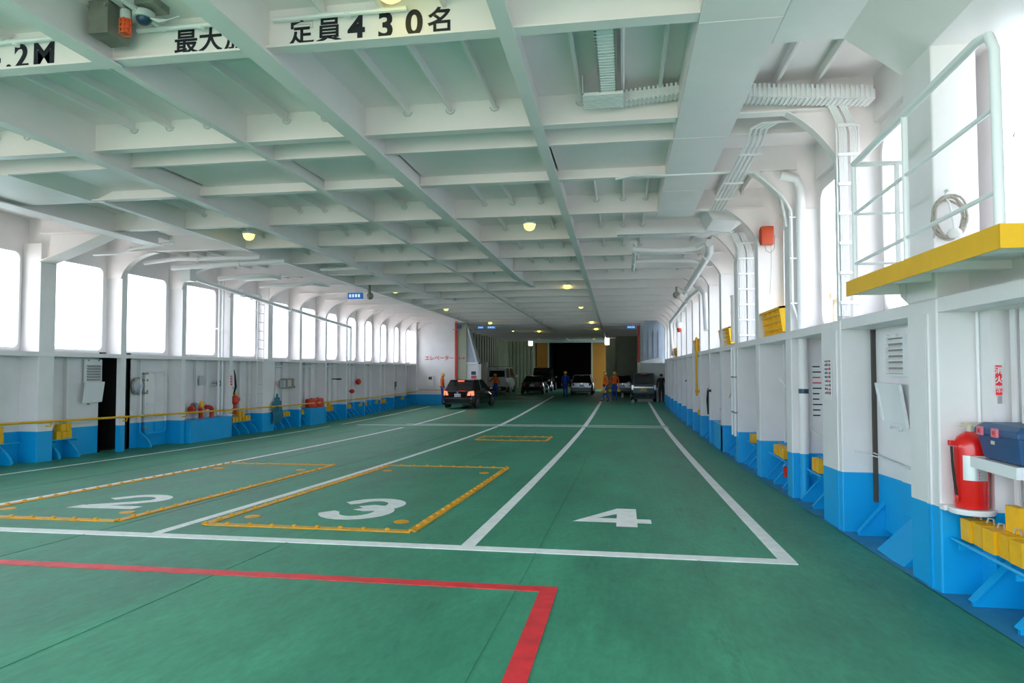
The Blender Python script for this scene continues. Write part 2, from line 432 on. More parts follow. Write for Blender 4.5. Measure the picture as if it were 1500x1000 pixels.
def girder(x0, sl, y0, y1, depth, fw, name='girder', taper=False):
    mb = MB(); n = max(1, int((y1-y0)/4))
    for i in range(n):
        a = y0+(y1-y0)*i/n; b = y0+(y1-y0)*(i+1)/n; xa, xb = x0+sl*(a-5), x0+sl*(b-5)
        za, zb = zc(a)-depth, zc(b)-depth; ta, tb = zc(a)+PL+.01, zc(b)+PL+.01
        if taper and i == n-1: zb = zc(b)+.1
        mb.hexa([(xa-.01,a,za),(xa+.01,a,za),(xb+.01,b,zb),(xb-.01,b,zb),(xa-.01,a,ta),(xa+.01,a,ta),(xb+.01,b,tb),(xb-.01,b,tb)])
        mb.hexa([(xa-fw/2,a,za-.018),(xa+fw/2,a,za-.018),(xb+fw/2,b,zb-.018),(xb-fw/2,b,zb-.018),(xa-fw/2,a,za),(xa+fw/2,a,za),(xb+fw/2,b,zb),(xb-fw/2,b,zb)])
    return mb.build(name, 'ceiling_paint', ceil_root)
girder(-2.93, -.004, -1.5, 23.2, .10, .19, taper=True)      # A
girder(-.90, -.012, -1.5, 64, .012, .13)       # B
girder(-4.40, -.008, -1.5, 5.25, .03, .17)     # C, heavy near the front
girder(-4.40, -.010, 5.25, 64, .012, .085)
girder(-6.40, -.020, -1.5, 27.0, .10, .15, taper=True)     # D
girder(-8.10, -.022, 9.6, 38, .02, .10)       # E
girder(-9.75, -.0, -1.5, 13.0, .07, .34)       # wide flange girder near the left side
# smooth box transverse between two close webs
for y, x0, x1 in ((8.07, -11.4, 2.3),): beam(y, x0, x1, 0, .06)
for xa, xb in ((-8.0, -6.45), (-6.35, -4.45), (-4.40, -2.98), (-2.90, -.95), (-.90, .6)):
    MB().box(xa, xb, 8.08, 9.59, zc(9)+.13, zc(9)+.15).build('box_plate', 'ceiling_paint', ceil_root)
MB().box(-11.4, -8.35, 8.06, 9.62, zc(9)-.022, zc(9)+.0).hexa(
    [(-8.35,8.1,zc(9)-.02),(-8.0,8.1,zc(9)+.13),(-8.0,9.62,zc(9)+.13),(-8.35,9.62,zc(9)-.02),(-8.35,8.1,zc(9)),(-8.0,8.1,zc(9)+.15),(-8.0,9.62,zc(9)+.15),(-8.35,9.62,zc(9))]
    ).build('box_plate', 'ceiling_paint', ceil_root)
# flush duct plate on the right
pm = MB().box(.58, 1.20, -1.5, 12.2, zc(8)-.03, zc(8)-.01)
pm.box(.58, .60, -1.5, 12.2, zc(8)-.02, zc(8)+PL).box(1.18, 1.20, -1.5, 12.2, zc(8)-.02, zc(8)+PL).box(.58, 1.2, 12.18, 12.2, zc(8)-.02, zc(8)+PL)
pm.build('box_girder', 'ceiling_paint', ceil_root)
for y in (5.3, 8.0, 10.4): MB().box(.58, 1.20, y, y+.012, zc(8)-.033, zc(8)-.028).build('plate_seam', 'ceiling_paint', ceil_root)
# longitudinal bulb stiffeners in every bay
sec = [(-.008,.0),(.008,.0),(.008,-.075),(.024,-.085),(.024,-.10),(.008,-.11),(-.012,-.105),(-.008,-.09)]
smesh = mesh_of(MB().prism([(a, b) for a, b in sec], 'y', 0, 1), 'stiffener', 'ceiling_paint')
gx = (-2.93, -.90, -4.40, -6.40, -8.10)
xs_all = []
x = -1.41
cands = [-1.41, -1.92, -2.42, -3.42, -3.90, -4.92, -5.42, -5.9, -6.9, -7.4, -7.85, -8.6, -9.1, -10.2, -10.7, -11.2, -.45, .0, .38, 1.55, 1.95]
stuff = MB()
bays = [3.06]+FR
for k in range(len(bays)-1):
    a, b = bays[k], bays[k+1]
    if abs(a-7.42) < .05: a2 = [(a, 8.07)]
    else: a2 = [(a, b)]
    for (p, q) in a2:
        for xx in cands:
            if k < 13: inst(smesh, 'stiffener', ceil_root, (xx, p, zc((p+q)/2)+PL), (0,0,0), (1, q-p, 1))
            else: stuff.box(xx-.01, xx+.015, p, q, zc(p)+PL-.1, zc(p)+PL)
sf = stuff.build('stiffener', 'ceiling_paint', ceil_root); sf['kind'] = 'stuff'
# end collars where the stiffeners pass the webs
cmesh = mesh_of(MB().tube([(.05*math.cos(math.radians(t)), 0, .05*math.sin(math.radians(t))) for t in range(180, 361, 20)], .007, 6), 'collar', 'light_grey')
for y in FR[1:7]:
    for xx in cands:
        if -8.7 < xx < 1.3 and not (abs(y-9.6) < .1): inst(cmesh, 'collar', ceil_root, (xx, y-.02, zc(y)+PL-.085))
# lettering on the first beam
def chars(s, cy):
    for ch, xx, sz, bo in s:
        lettering(ch, 'painted_character', 'letter_black', front, (xx, 5.24-.0125, cy), FACE_AFT, sz, bo)
chars([('4', -5.60, .30, .008), ('.', -5.44, .30, .006), ('2', -5.31, .30, .008), ('M', -5.08, .30, .008)], 4.885)
chars([('最', -3.69, .225, .0036), ('大', -3.46, .225, .0036), ('旅', -3.22, .225, .0036), ('客', -3.03, .16, .0018), ('定', -2.63, .225, .0036), ('員', -2.39, .225, .0036),
       ('4', -2.15, .29, .008), ('3', -1.90, .29, .008), ('0', -1.66, .29, .008), ('名', -1.44, .225, .0036)], 4.89)
# conduit along the top of the first beam
cd = thing('conduit', 'white cable conduit clipped along the lettered first ceiling beam', 'conduit', (0, 5.16, 5.0))
MB().tube([(-6.5,0,0),(-4.5,0,0)], .022).build('pipe', 'white_gloss', cd, True)
MB().tube([(-4.1,0,0),(-3.0,0,0)], .022).build('pipe', 'white_gloss', cd, True)
MB().tube([(-2.85,0,-.01),(-1.7,0,-.01)], .022).build('pipe', 'white_gloss', cd, True)
for xx in (-5.3, -3.5, -2.2): MB().lathe([(.03,-.012),(.03,.012)], (xx,0,-.03), 10, axis='z').build('clamp', 'white_gloss', cd)

# dome camera, junction box and caged warning lamp near the lettering
jb = thing('junction_box', 'dark olive steel junction box hanging beside the caged orange lamp', 'box', (-4.22, 4.98, 4.86))
MB().box(-.09, .09, -.13, .13, -.02, .26).build('body', 'dull_steel', jb, bevel=.004)
MB().box(-.10, .10, -.135, .135, .25, .275).build('lid', 'dull_steel', jb)
for sx_ in (-.08, .08): MB().lathe([(.012,-.02),(.012,0)], (sx_, -.135, .2), 8, axis='y').build('hinge_bolt', 'steel', jb)
wl_ = thing('warning_lamp', 'small orange caged lamp under the ceiling next to the dome camera', 'lamp', (-4.02, 4.92, 4.84))
MB().lathe([(.028,.0),(.034,.05),(.034,.12),(.02,.13)], (0,0,.01), 12).build('lens', 'orange_cage', wl_, True)
MB().lathe([(.04,.13),(.045,.15),(.045,.2)], (0,0,0), 12).build('base', 'light_grey', wl_, True)
for k in range(4): MB().tube([(.045*math.cos(t), .045*math.sin(t), .01+.037*k) for t in [2*math.pi*i/16 for i in range(16)]], .005, 6, closed=True).build('cage_ring', 'orange_cage', wl_, True)
for k in range(5):
    a = k*2*math.pi/5; MB().tube([(.045*math.cos(a), .045*math.sin(a), z) for z in (0,.13)], .005, 6).build('cage_bar', 'orange_cage', wl_, True)
dc = thing('dome_camera', 'grey dome camera with dark lens mounted under the lettered beam', 'camera', (-3.88, 4.95, 4.98))
MB().lathe([(.075,0),(.085,.02),(.085,.05),(.06,.07)], n=18).build('housing', 'light_grey', dc, True)
MB().lathe([(.0,-.055),(.03,-.05),(.055,-.025),(.06,.0)], n=18).build('dome', 'navy', dc, True)
MB().box(-.12, .16, -.10, .10, .07, .15).build('bracket', 'dull_steel', dc)
for k in range(3): MB().tube([(.06,0,-.0),(.12,.02,-.03+.01*k),(.18,.05,.0),(.25,.1,.05)], .006, 6).build('cable', 'white_rope', dc, True)

# ceiling lamps
def ceiling_lamp(x, y, label, z=None):
    z = (zc(y)+.10) if z is None else z
    t = thing('ceiling_lamp', label, 'lamp', (x, y, z), 0, 'yellow bulkhead lamps on the ceiling')
    MB().lathe([(.0,-.12),(.05,-.115),(.09,-.085),(.11,-.04),(.115,.0)], n=16).build('glass_dome', 'lamp_glass', t, True)
    MB().lathe([(.13,.0),(.135,.03),(.11,.06),(.05,.07),(.05,.23)], n=16).build('housing', 'white_gloss', t, True)
    return t
for x, y, lb in [(-1.75, 4.9, 'yellow ceiling lamp above the lettered 430 at the top edge'),
    (-1.78, 12.95, 'yellow dome lamp on the ceiling between the two central girders, nearest of its row'),
    (-7.66, 13.0, 'yellow dome lamp on the left ceiling, nearest of its row'),
    (-7.9, 22.9, 'yellow dome lamp on the left ceiling, second of its row'),
    (-8.0, 30.2, 'yellow dome lamp on the left ceiling, third of its row'),
    (-1.85, 22.6, 'yellow dome lamp on the central ceiling, second of its row'),
    (-1.85, 30.0, 'yellow dome lamp on the central ceiling, third of its row'),
    (-1.85, 40.0, 'yellow dome lamp on the central ceiling, fourth of its row'),
    (-7.8, 39.6, 'yellow dome lamp on the ceiling just past the white bulkhead'),
    (-1.85, 46.6, 'yellow dome lamp on the central ceiling above the two orange workers'),
    (-7.7, 47.4, 'yellow dome lamp on the ceiling above the white van'),
    (-6.0, 48.6, 'yellow dome lamp above the black vehicles'),
    (-7.4, 60.0, 'yellow dome lamp left above the dark far opening'),
    (-2.6, 60.4, 'yellow dome lamp right above the dark far opening')]:
    ceiling_lamp(x, y, lb, 5.03 if y < 5 else None)
# =================================================================== SIDE WALLS
wall_left = struct('wall_left'); wall_right = struct('wall_right')
def rrect(a0, a1, b0, b1, r, n=5):
    return arc(a1-r, b0+r, r, -90, 0, n)+arc(a1-r, b1-r, r, 0, 90, n)+arc(a0+r, b1-r, r, 90, 180, n)+arc(a0+r, b0+r, r, 180, 270, n)
def holed_panel(name, m, parent, xf, y0, y1, z0, z1, h0, h1, hz0, hz1, r, th):
    """plate in the Y-Z plane with a rounded opening; xf(y) gives the inner face, th the thickness (signed)"""
    hole = rrect(h0, h1, hz0, hz1, r); n = len(hole); q = n//4
    out = []
    for i, (a, b) in enumerate(hole):
        k = i//q if i//q < 4 else 3
        j = (i % q)/(q-1)
        c = ((h1, hz0), (h1, hz1), (h0, hz1), (h0, hz0))[k]
        if k == 0: out.append((y1, z0) if j > .5 else (h1+(y1-h1)*j*2, z0))
        elif k == 1: out.append((y1, z1) if j < .5 else (y1+(h1-y1)*(j*2-1), z1))
        elif k == 2: out.append((y0, z1) if j > .5 else (h0+(y0-h0)*j*2, z1))
        else: out.append((y0, z0) if j < .5 else (y0+(h0-y0)*(j*2-1), z0))
    vs_ = []
    for t in (0, th):
        vs_ += [(xf(y)+t, y, z) for y, z in hole]+[(xf(y)+t, y, z) for y, z in out]
    fs = []
    for i in range(n):
        j = (i+1) % n
        fs += [(i, j, n+j, n+i), (2*n+i, 3*n+i, 3*n+j, 2*n+j), (i, 2*n+i, 2*n+j, j), (n+i, n+j, 3*n+j, 3*n+i)]
    return MB().add(vs_, fs).build(name, m, parent)
def window_rim(name, xf, h0, h1, hz0, hz1, r, side):
    o = struct(name)
    loop = rrect(h0, h1, hz0, hz1, r, 6); inner = rrect(h0+.035, h1-.035, hz0+.035, hz1-.035, r-.03, 6)
    n = len(loop); vs_ = []
    for t in (.0, .05):
        vs_ += [(xf(y)-side*t, y, z) for y, z in loop]+[(xf(y)-side*t, y, z) for y, z in inner]
    fs = []
    for i in range(n):
        j = (i+1) % n
        fs += [(i, j, n+j, n+i), (2*n+i, 3*n+i, 3*n+j, 2*n+j), (i, 2*n+i, 2*n+j, j), (n+i, n+j, 3*n+j, 3*n+i)]
    MB().add(vs_, fs).build('window_frame', 'white_gloss', o)
    return o
FW = [3.06]+FR
win_n = 1
knee_me = {}
def knee(side, y, parent, m, h=.36, w=.30, th=.014):
    """triangular bracket at the foot of a wall rib with a bent-over edge"""
    xp = XP_R if side > 0 else XP_L(y); x0 = xp-side*.06; zb = zf(y, xp if side < 0 else 0)
    xt = x0-side*w
    pts = [(xp, zb), (xt, zb), (xt, zb+.03)]
    for i in range(1, 6):
        a = i/5; pts.append((xt+side*w*(a**1.25 if side < 0 else a), zb+.03+h*(a if side > 0 else a**.8)))
    pts.append((xp, zb+h+.03))
    mb = MB().prism(pts, 'y', y-th/2, y+th/2)
    # face strip along the slope
    e = pts[2:-1]
    for p, q in zip(e[:-1], e[1:]):
        mb.hexa([(p[0], y-.03, p[1]), (p[0], y+.03, p[1]), (q[0], y+.03, q[1]), (q[0], y-.03, q[1]),
                 (p[0]-side*.01, y-.03, p[1]+.008), (p[0]-side*.01, y+.03, p[1]+.008), (q[0]-side*.01, y+.03, q[1]+.008), (q[0]-side*.01, y-.03, q[1]+.008)])
    return mb.build('knee_bracket', m, parent)
def haunch(side, y, xn, zlow, xin, zin, parent, fw=.16, m='ceiling_paint', ease=1.0):
    """bracket web with curved flanged edge from pillar nose to beam"""
    n = 8; crv = []
    for i in range(n+1):
        a = i/n*math.pi/2
        cx = xn+(xin-xn)*(1-math.cos(a)); cz = zlow+(zin-zlow)*math.sin(a)
        lx, lz = xn+(xin-xn)*i/n, zlow+(zin-zlow)*i/n
        crv.append((lx+(cx-lx)*ease, lz+(cz-lz)*ease))
    xo = XP_R if side > 0 else XP_L(y)
    poly = crv+[(xin, zc(y)+PL), (xo, zc(y)+PL), (xo, zlow)]
    mb = MB().prism(poly, 'y', y-.01, y+.01)
    for p, q in zip(crv[:-1], crv[1:]):
        mb.hexa([(p[0], y-fw/2, p[1]-.012), (p[0], y+fw/2, p[1]-.012), (q[0], y+fw/2, q[1]-.012), (q[0], y-fw/2, q[1]-.012),
                 (p[0], y-fw/2, p[1]+.006), (p[0], y+fw/2, p[1]+.006), (q[0], y+fw/2, q[1]+.006), (q[0], y-fw/2, q[1]+.006)])
    return mb.build('haunch', m, parent)
# ---------------- left
for k in range(len(FW)-1):
    a, b = FW[k], FW[k+1]
    door_bay = abs(a-11.78) < .05 or abs(a-13.96) < .05
    zb = min(zf(a, -11.7), zf(b, -11.7))-.05
    # lower plate(s)
    segs = [(a, b)]
    if abs(a-11.78) < .05: segs = [(a, 13.87)]
    if abs(a-13.96) < .05: segs = [(14.74, b)]
    for s0, s1 in segs:
        MB().hexa([(XP_L(s0)-.02, s0, zb), (XP_L(s0), s0, zb), (XP_L(s1), s1, zb), (XP_L(s1)-.02, s1, zb),
                   (XP_L(s0)-.02, s0, sill_l(s0)), (XP_L(s0), s0, sill_l(s0)), (XP_L(s1), s1, sill_l(s1)), (XP_L(s1)-.02, s1, sill_l(s1))]).build('wall_panel', 'hull_left', wall_left)
    # sill flange
    MB().hexa([(XP_L(a), a, sill_l(a)-.085), (XN_L(a)+.02, a, sill_l(a)-.085), (XN_L(b)+.02, b, sill_l(b)-.085), (XP_L(b), b, sill_l(b)-.085),
               (XP_L(a), a, sill_l(a)), (XN_L(a)+.02, a, sill_l(a)), (XN_L(b)+.02, b, sill_l(b)), (XP_L(b), b, sill_l(b))]).build('sill_beam', 'white_paint', wall_left)
    # upper plate with opening
    hz1 = 4.42-.006*max(0, a-8); hz0 = sill_l(b)+.05
    h0, h1 = a+.26, b-.12
    if a > 24: h0, h1 = a+.30, b-.08
    holed_panel('window_panel', 'white_paint', wall_left, XP_L, a, b, sill_l(b)-.02, zc(b)+PL, h0, h1, hz0, hz1, .16 if a < 24 else .3, -.02)
    window_rim('window_%d' % win_n, lambda y: XP_L(y)+.0, h0, h1, hz0, hz1, .16 if a < 24 else .3, -1); win_n += 1
    # ribs with feet
    offs = (.62, 1.12, 1.62) if not door_bay else ((.55, 1.05) if a < 13 else (1.1,))
    for o in offs:
        y = a+o; xp = XP_L(y); zb_ = zf(y, -11.7)
        MB().box(xp, xp+.09, y-.006, y+.006, zb_+.02, sill_l(y)-.08).box(xp+.085, xp+.097, y-.03, y+.03, zb_+.3, sill_l(y)-.08).build('wall_rib', 'hull_left', wall_left)
        if not (abs(a-16.14) < .1 and o > .3) : knee(-1, y, wall_left, 'hull_left', .36, .34)
for k, y in enumerate(FW):
    zb = zf(y, -11.4)-.03; xn, xp = XN_L(y), XP_L(y)
    if abs(y-11.78) < .05: MB().box(xp, xn, y-.04, y+.34, zb, zc(y)-.2).build('pillar', 'hull_left', wall_left, bevel=.01)
    elif abs(y-20.5) < .05: MB().box(xp, xn, y-.28, y+.45, zb, sill_l(y)).box(xp, xn, y+.0, y+.3, sill_l(y), zc(y)).build('pillar', 'hull_left', wall_left, bevel=.008)
    else:
        w = .17 if y < 24 else .14
        dr = abs(y-13.96) < .05
        MB().box(xn-(.10 if dr else .015), xn, y-.0, y+w, zb, 4.3).box(xp, xn-.02, y+.05, y+.07, zb if not dr else sill_l(y), zc(y)).build('pillar', 'hull_left', wall_left)
    if y > 12.5: haunch(-1, y+.03, xn, 3.98 if y > 24 else 4.15, xn+.85, zc(y)-.05 if y > 24 else zc(y)-.03, wall_left, ease=.8)
    elif y > 11: haunch(-1, y+.1, xn, 4.2, xn+1.5, zc(y)-.02, wall_left, .40, ease=-.1)
    elif y > 4: haunch(-1, y, xn, 4.2, xn+1.0, zc(y)-.02, wall_left)
# top strake above left openings
MB().box(-12.3, -11.9, -1.5, 38, 4.6, 5.1).build('top_strake', 'ceiling_paint', wall_left)
# ---------------- right
for k in range(len(FW)-1):
    a, b = FW[k], FW[k+1]
    zb = min(zf(a), zf(b))-.05
    xp = XP_R if a > 5 else XP_R
    MB().hexa([(xp, a, zb), (xp+.02, a, zb), (xp+.02, b, zb), (xp, b, zb), (xp, a, sill_r(a)), (xp+.02, a, sill_r(a)), (xp+.02, b, sill_r(b)), (xp, b, sill_r(b))]).build('wall_panel', 'hull_right', wall_right)
    MB().hexa([(XN_R-.01, a, sill_r(a)-.10), (xp, a, sill_r(a)-.10), (xp, b, sill_r(b)-.10), (XN_R-.01, b, sill_r(b)-.10),
               (XN_R-.01, a, sill_r(a)), (xp, a, sill_r(a)), (xp, b, sill_r(b)), (XN_R-.01, b, sill_r(b))]).build('sill_beam', 'white_paint', wall_right)
    if a > 4:
        h0, h1 = (a+.55, b-.10) if a < 8 else (a+.40, b-.16)
        if a > 22: h0, h1 = a+.4, b-.2
        hz0, hz1 = sill_r(b)+.04, 4.46-.006*max(0, a-8)
        rr = .2 if a < 22 else .3
        holed_panel('window_panel', 'white_paint', wall_right, lambda y: XP_R, a, b, sill_r(b)-.02, zc(b)+PL, h0, h1, hz0, hz1, rr, .02)
        window_rim('window_%d' % win_n, lambda y: XP_R, h0, h1, hz0, hz1, rr, 1); win_n += 1
    offs = (.75, 1.35, 1.9)
    for o in offs:
        y = a+o
        if 5 < y < 7.3: continue
        MB().box(XP_R-.09, XP_R, y-.006, y+.006, zf(y)+.02, sill_r(y)-.09).box(XP_R-.097, XP_R-.085, y-.03, y+.03, zf(y)+.3, sill_r(y)-.09).build('wall_rib', 'hull_right', wall_right)
        knee(1, y, wall_right, 'hull_right', .36, .32)
knee(1, 7.22, wall_right, 'hull_right', .36, .30)
# wider sloping plate foot beside the near pillar
MB().prism([(2.20, zf(6.3)+.01), (2.50, zf(6.3)+.30), (2.50, zf(6.3)+.27), (2.25, zf(6.3)+.0)], 'y', 5.98, 6.55).build('foot_plate', 'blue_paint', wall_right)
for k, y in enumerate(FW):
    zb = zf(y)-.03
    if k == 0: continue
    w = .50 if k == 1 else (.68 if k == 2 else .30)
    top = 4.55 if k == 1 else (sill_r(y) if k == 2 else 4.25)
    mb = MB().box(XN_R-.02 if k < 3 else XN_R, XP_R, y, y+w, zb, top if k != 1 else sill_r(y))
    if k == 1: mb.box(XN_R-.02, 2.48, y, y+w, sill_r(y), top)
    if k == 2: mb.box(XN_R-.0, XP_R, y+.03, y+.05, sill_r(y), 4.25).box(XN_R-.01, XN_R+.01, y-.05, y+.13, sill_r(y), 4.25)
    mb.build('pillar', 'hull_right', wall_right, bevel=.012)
    if k in (1, 2):   # raised welted strips on the pillar noses
        for yy in ((.12, .16) if k == 1 else (.1,)): MB().box(XN_R-.032, XN_R-.02, y+yy, y+yy+.025, zb, sill_r(y)-.1).build('pillar_strip', 'hull_right', wall_right)
    if k >= 2: haunch(1, y+.02, XN_R, 4.22, 1.68 if k < 5 else 1.75, zc(y)-.0, wall_right, .14, ease=.35)
# near portal: pillar head, haunched box
MB().prism([(1.2, 4.75), (1.75, 4.75), (2.18, 4.42), (2.62, 4.42), (2.75, 4.42), (2.75, 5.15), (1.2, 5.15)], 'y', 4.3, 5.75).build('portal_head', 'white_paint', wall_right, bevel=.01)
MB().box(2.55, 2.78, 5.7, 38, 4.62, 5.15).build('top_strake', 'white_paint', wall_right)
# louvre panel recess plate between the two near pillars
MB().box(2.50, 2.62, 5.72, 7.36, zf(6.5)+.05, 2.50).build('recess_panel', 'hull_right', wall_right)
MB().box(2.48, 2.505, 5.9, 6.72, zf(6.5)+.30, 2.48).build('recess_panel', 'hull_right', wall_right, bevel=.004)
MB().box(2.465, 2.51, 7.36, 7.405, zf(7)+.30, 2.49).build('recess_shade_strip', 'recess_shade', wall_right)  # dark strip: shade of the narrow recess put into its colour
# near wall past the first pillar (towards the bow)
for y in (4.95, 4.42): knee(1, y, wall_right, 'hull_right', .36, .32)
MB().box(2.50, 2.56, 4.75, 4.83, zf(4.8), 2.5).build('wall_rib', 'hull_right', wall_right)
MB().box(2.52, 2.62, 5.06, 5.24, zf(4.8), 2.5).build('wall_rib', 'hull_right', wall_right)
# door recess (unlit passage) in the left wall
pas = struct('door_1')
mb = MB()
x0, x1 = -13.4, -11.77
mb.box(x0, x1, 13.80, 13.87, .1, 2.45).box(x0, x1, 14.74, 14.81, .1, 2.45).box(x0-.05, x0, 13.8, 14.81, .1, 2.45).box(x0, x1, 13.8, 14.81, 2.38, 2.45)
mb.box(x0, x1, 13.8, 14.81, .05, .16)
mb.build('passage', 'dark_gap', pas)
MB().tube([(-12.2,14.2,.25),(-12.2,14.2,1.05)], .02).build('passage_rail', 'plastic_dark', pas)

# low bow bulwarks beside and behind the camera, added unseen to cut bow light
MB().box(-11.9, -11.77, -4.0, 3.06, .2, 2.3).build('added_bulwark', 'hull_left', wall_left)
MB().box(2.62, 2.75, -4.0, 3.06, .2, 2.5).build('added_bulwark', 'hull_right', wall_right)

holed_panel('window_panel', 'white_paint', wall_right, lambda y: XP_R, -2.4, 4.85, 2.5, 5.1, .9, 1.5, 2.9, 3.4, .2, .03)  # panel added out of view to keep sky light off the near pillar
# =================================================================== FAR END
bw = struct('wall_far')
YB = 38.0
# white bulkhead left of the garage mouth
MB().box(-12.4, -9.45, YB-.0, YB+.1, -.1, 5.0).box(-12.6, -11.75, YB-.25, YB-.0, -.1, 5.0).build('bulkhead', 'hull_left', bw)
MB().box(-12.4, -9.5, YB-.015, YB, 1.75, 1.78).build('weld_strip', 'white_paint', bw)
for i, ch in enumerate('エレベーター'):
    lettering(ch, 'painted_character', 'letter_red', bw, (-11.18+.29*i, YB-.012, 2.60), FACE_AFT, .30, .004)
MB().box(-9.52, -9.40, YB-.08, YB+.04, .0, 4.72).build('post', 'red_paint', bw)
MB().box(-9.40, -8.86, YB+.02, YB+.12, -.05, 4.9).build('casing_panel', 'casing_paint', bw)
for i in range(3): MB().box(-9.30+.12*i, -9.22+.12*i, YB+.008, YB+.02, 2.56, 2.66-.04*(i % 2)).build('painted_mark', 'letter_red', bw)
# stair casing: sloped white stringer, blue shaded side, white locker below
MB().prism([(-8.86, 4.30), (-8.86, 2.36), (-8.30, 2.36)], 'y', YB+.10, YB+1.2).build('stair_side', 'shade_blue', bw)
MB().prism([(-8.88, 4.46), (-8.80, 4.46), (-8.24, 2.36), (-8.32, 2.36)], 'y', YB+.06, YB+.14).build('stair_stringer', 'white_gloss', bw)
MB().box(-8.88, -8.2, YB+.02, YB+.16, 2.28, 2.37).build('stair_ledge', 'white_gloss', bw)
# walls of the garage space
mb = MB()
mb.box(-11.3, -11.2, YB+.1, 66.2, -.1, 4.8)
wl1 = mb.build('casing_wall', 'casing_paint', bw)
for i in range(26):
    y = 40.2+i*1.0
    MB().box(-11.2, -11.08, y, y+.35, 0, 4.7).build('corrugation', 'casing_paint', bw)
MB().box(-11.2, -8.4, 66.0, 66.1, -.1, 5.2).build('casing_wall', 'casing_paint', bw)
for i in range(7): MB().box(-11.0+i*.36, -10.84+i*.36, 65.86, 66.0, 0, 4.7).build('corrugation', 'casing_paint', bw)
MB().box(-1.55, 1.1, 60.0, 60.1, -.1, 4.8).build('casing_wall', 'casing_paint', bw)
for i in range(6): MB().box(-1.35+i*.22, -1.25+i*.22, 59.88, 60.0, 0, 4.7).build('corrugation', 'casing_paint', bw)
MB().box(-.65, 1.30, 57.0, 57.1, 0, 4.9).build('casing_wall', 'casing_paint', bw)
for i in range(8): MB().box(-.60+i*.235, -.50+i*.235, 56.75, 57.0, 0, 4.8).build('corrugation', 'casing_paint', bw)
MB().box(-.65, -.58, 57, 60.1, 0, 4.9).build('casing_wall', 'casing_paint', bw)
MB().hexa([(.95,42.2,0),(1.0,42.2,0),(1.35,57,0),(1.30,57,0),(.95,42.2,4.9),(1.0,42.2,4.9),(1.35,57,4.9),(1.30,57,4.9)]).build('casing_wall', 'casing_paint', bw)
# end wall, lintel, orange door leaves, dark opening
MB().box(-8.7, -1.4, 66.0, 66.2, 4.46, 4.85).build('lintel', 'casing_paint', bw)
MB().box(-8.7, -1.4, 65.6, 66.0, 4.44, 4.62).build('lintel', 'light_grey', bw)
MB().box(-8.5, -7.32, 66.0, 66.15, 0, 4.46).build('door_leaf', 'door_orange', bw)
MB().box(-2.98, -1.55, 66.0, 66.15, 0, 4.46).build('door_leaf', 'door_orange', bw)
MB().box(-7.32, -7.18, 65.95, 66.15, 0, 4.46).build('door_post', 'casing_paint', bw)
MB().box(-3.10, -2.96, 65.95, 66.15, 0, 4.46).build('door_post', 'casing_paint', bw)
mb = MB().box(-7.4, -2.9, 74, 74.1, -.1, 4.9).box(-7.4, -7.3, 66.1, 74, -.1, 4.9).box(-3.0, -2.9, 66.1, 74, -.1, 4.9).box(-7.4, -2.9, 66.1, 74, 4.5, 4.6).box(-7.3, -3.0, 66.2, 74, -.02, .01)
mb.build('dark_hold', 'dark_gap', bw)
# right mouth: red post, shaded stair well, white casing
MB().box(.82, .95, YB+4.0, YB+4.14, 2.4, 4.6).build('post', 'red_paint', bw)
MB().box(.80, 1.0, YB+4.0, YB+4.2, 0, 2.45).build('casing_post', 'beige', bw)
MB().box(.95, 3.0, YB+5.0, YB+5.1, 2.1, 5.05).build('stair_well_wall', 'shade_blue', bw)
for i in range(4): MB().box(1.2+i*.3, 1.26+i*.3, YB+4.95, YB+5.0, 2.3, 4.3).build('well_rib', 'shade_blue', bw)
MB().prism([(.95, 2.35), (2.3, 2.35), (2.3, 2.75), (1.05, 2.45)], 'y', YB+4.6, YB+4.9).build('stair_ramp', 'white_gloss', bw)
MB().box(.95, 2.75, YB+4.2, YB+4.3, 0, 2.35).build('casing_panel', 'light_grey', bw)
for j in range(3): MB().box(1.3, 1.75-.1*j, YB+4.19, YB+4.2, 1.72-.10*j, 1.76-.10*j).build('painted_mark', 'letter_black' if j == 0 else 'letter_red', bw)
MB().box(2.45, 2.75, 37.9, 42.3, -.1, 4.9).build('casing_wall', 'hull_right', bw)
# red lettering on the shaded wall
for j in range(2):
    for i in range(5): MB().box(-11.18, -11.07, 46.6+j*.9, 46.95+j*.9, 3.2-.15*i, 3.3-.15*i).build('painted_mark', 'letter_red', bw)
# --- things on the far bulkhead
hr2 = thing('locker', 'white locker with a red and black notice beside the red post', 'cabinet', (-8.5, YB+.30, 0))
MB().box(-.37, .33, -.2, .5, 0, 2.27).build('body', 'white_gloss', hr2, bevel=.01)
MB().box(-.10, .20, -.212, -.2, 1.45, 1.62).build('notice', 'letter_red', hr2)
MB().box(-.10, .17, -.213, -.2, 1.66, 1.86).build('notice_figure', 'navy', hr2)
MB().box(-.35, .31, -.208, -.2, .1, .12).build('door_seam', 'grey', hr2)
eb = thing('control_box', 'white wall box with a dark screen below the red lettering', 'box', (-10.95, YB, 1.05))
MB().box(-.2, .2, -.1, 0, -.05, .55).build('case', 'white_gloss', eb, bevel=.01)
MB().box(-.1, .09, -.112, -.1, .34, .5).build('screen', 'black', eb)
MB().box(.0, .05, -.116, -.11, .4, .44).build('button', 'chock_yellow', eb)
ic = thing('intercom', 'small blue box clamped high on the red post', 'box', (-9.25, YB-.1, 4.42))
MB().box(-.09, .09, -.06, .06, -.12, .12).build('case', 'case_blue', ic)
MB().box(-.40, .0, -.02, .02, -.2, -.16).build('arm', 'grey', ic)
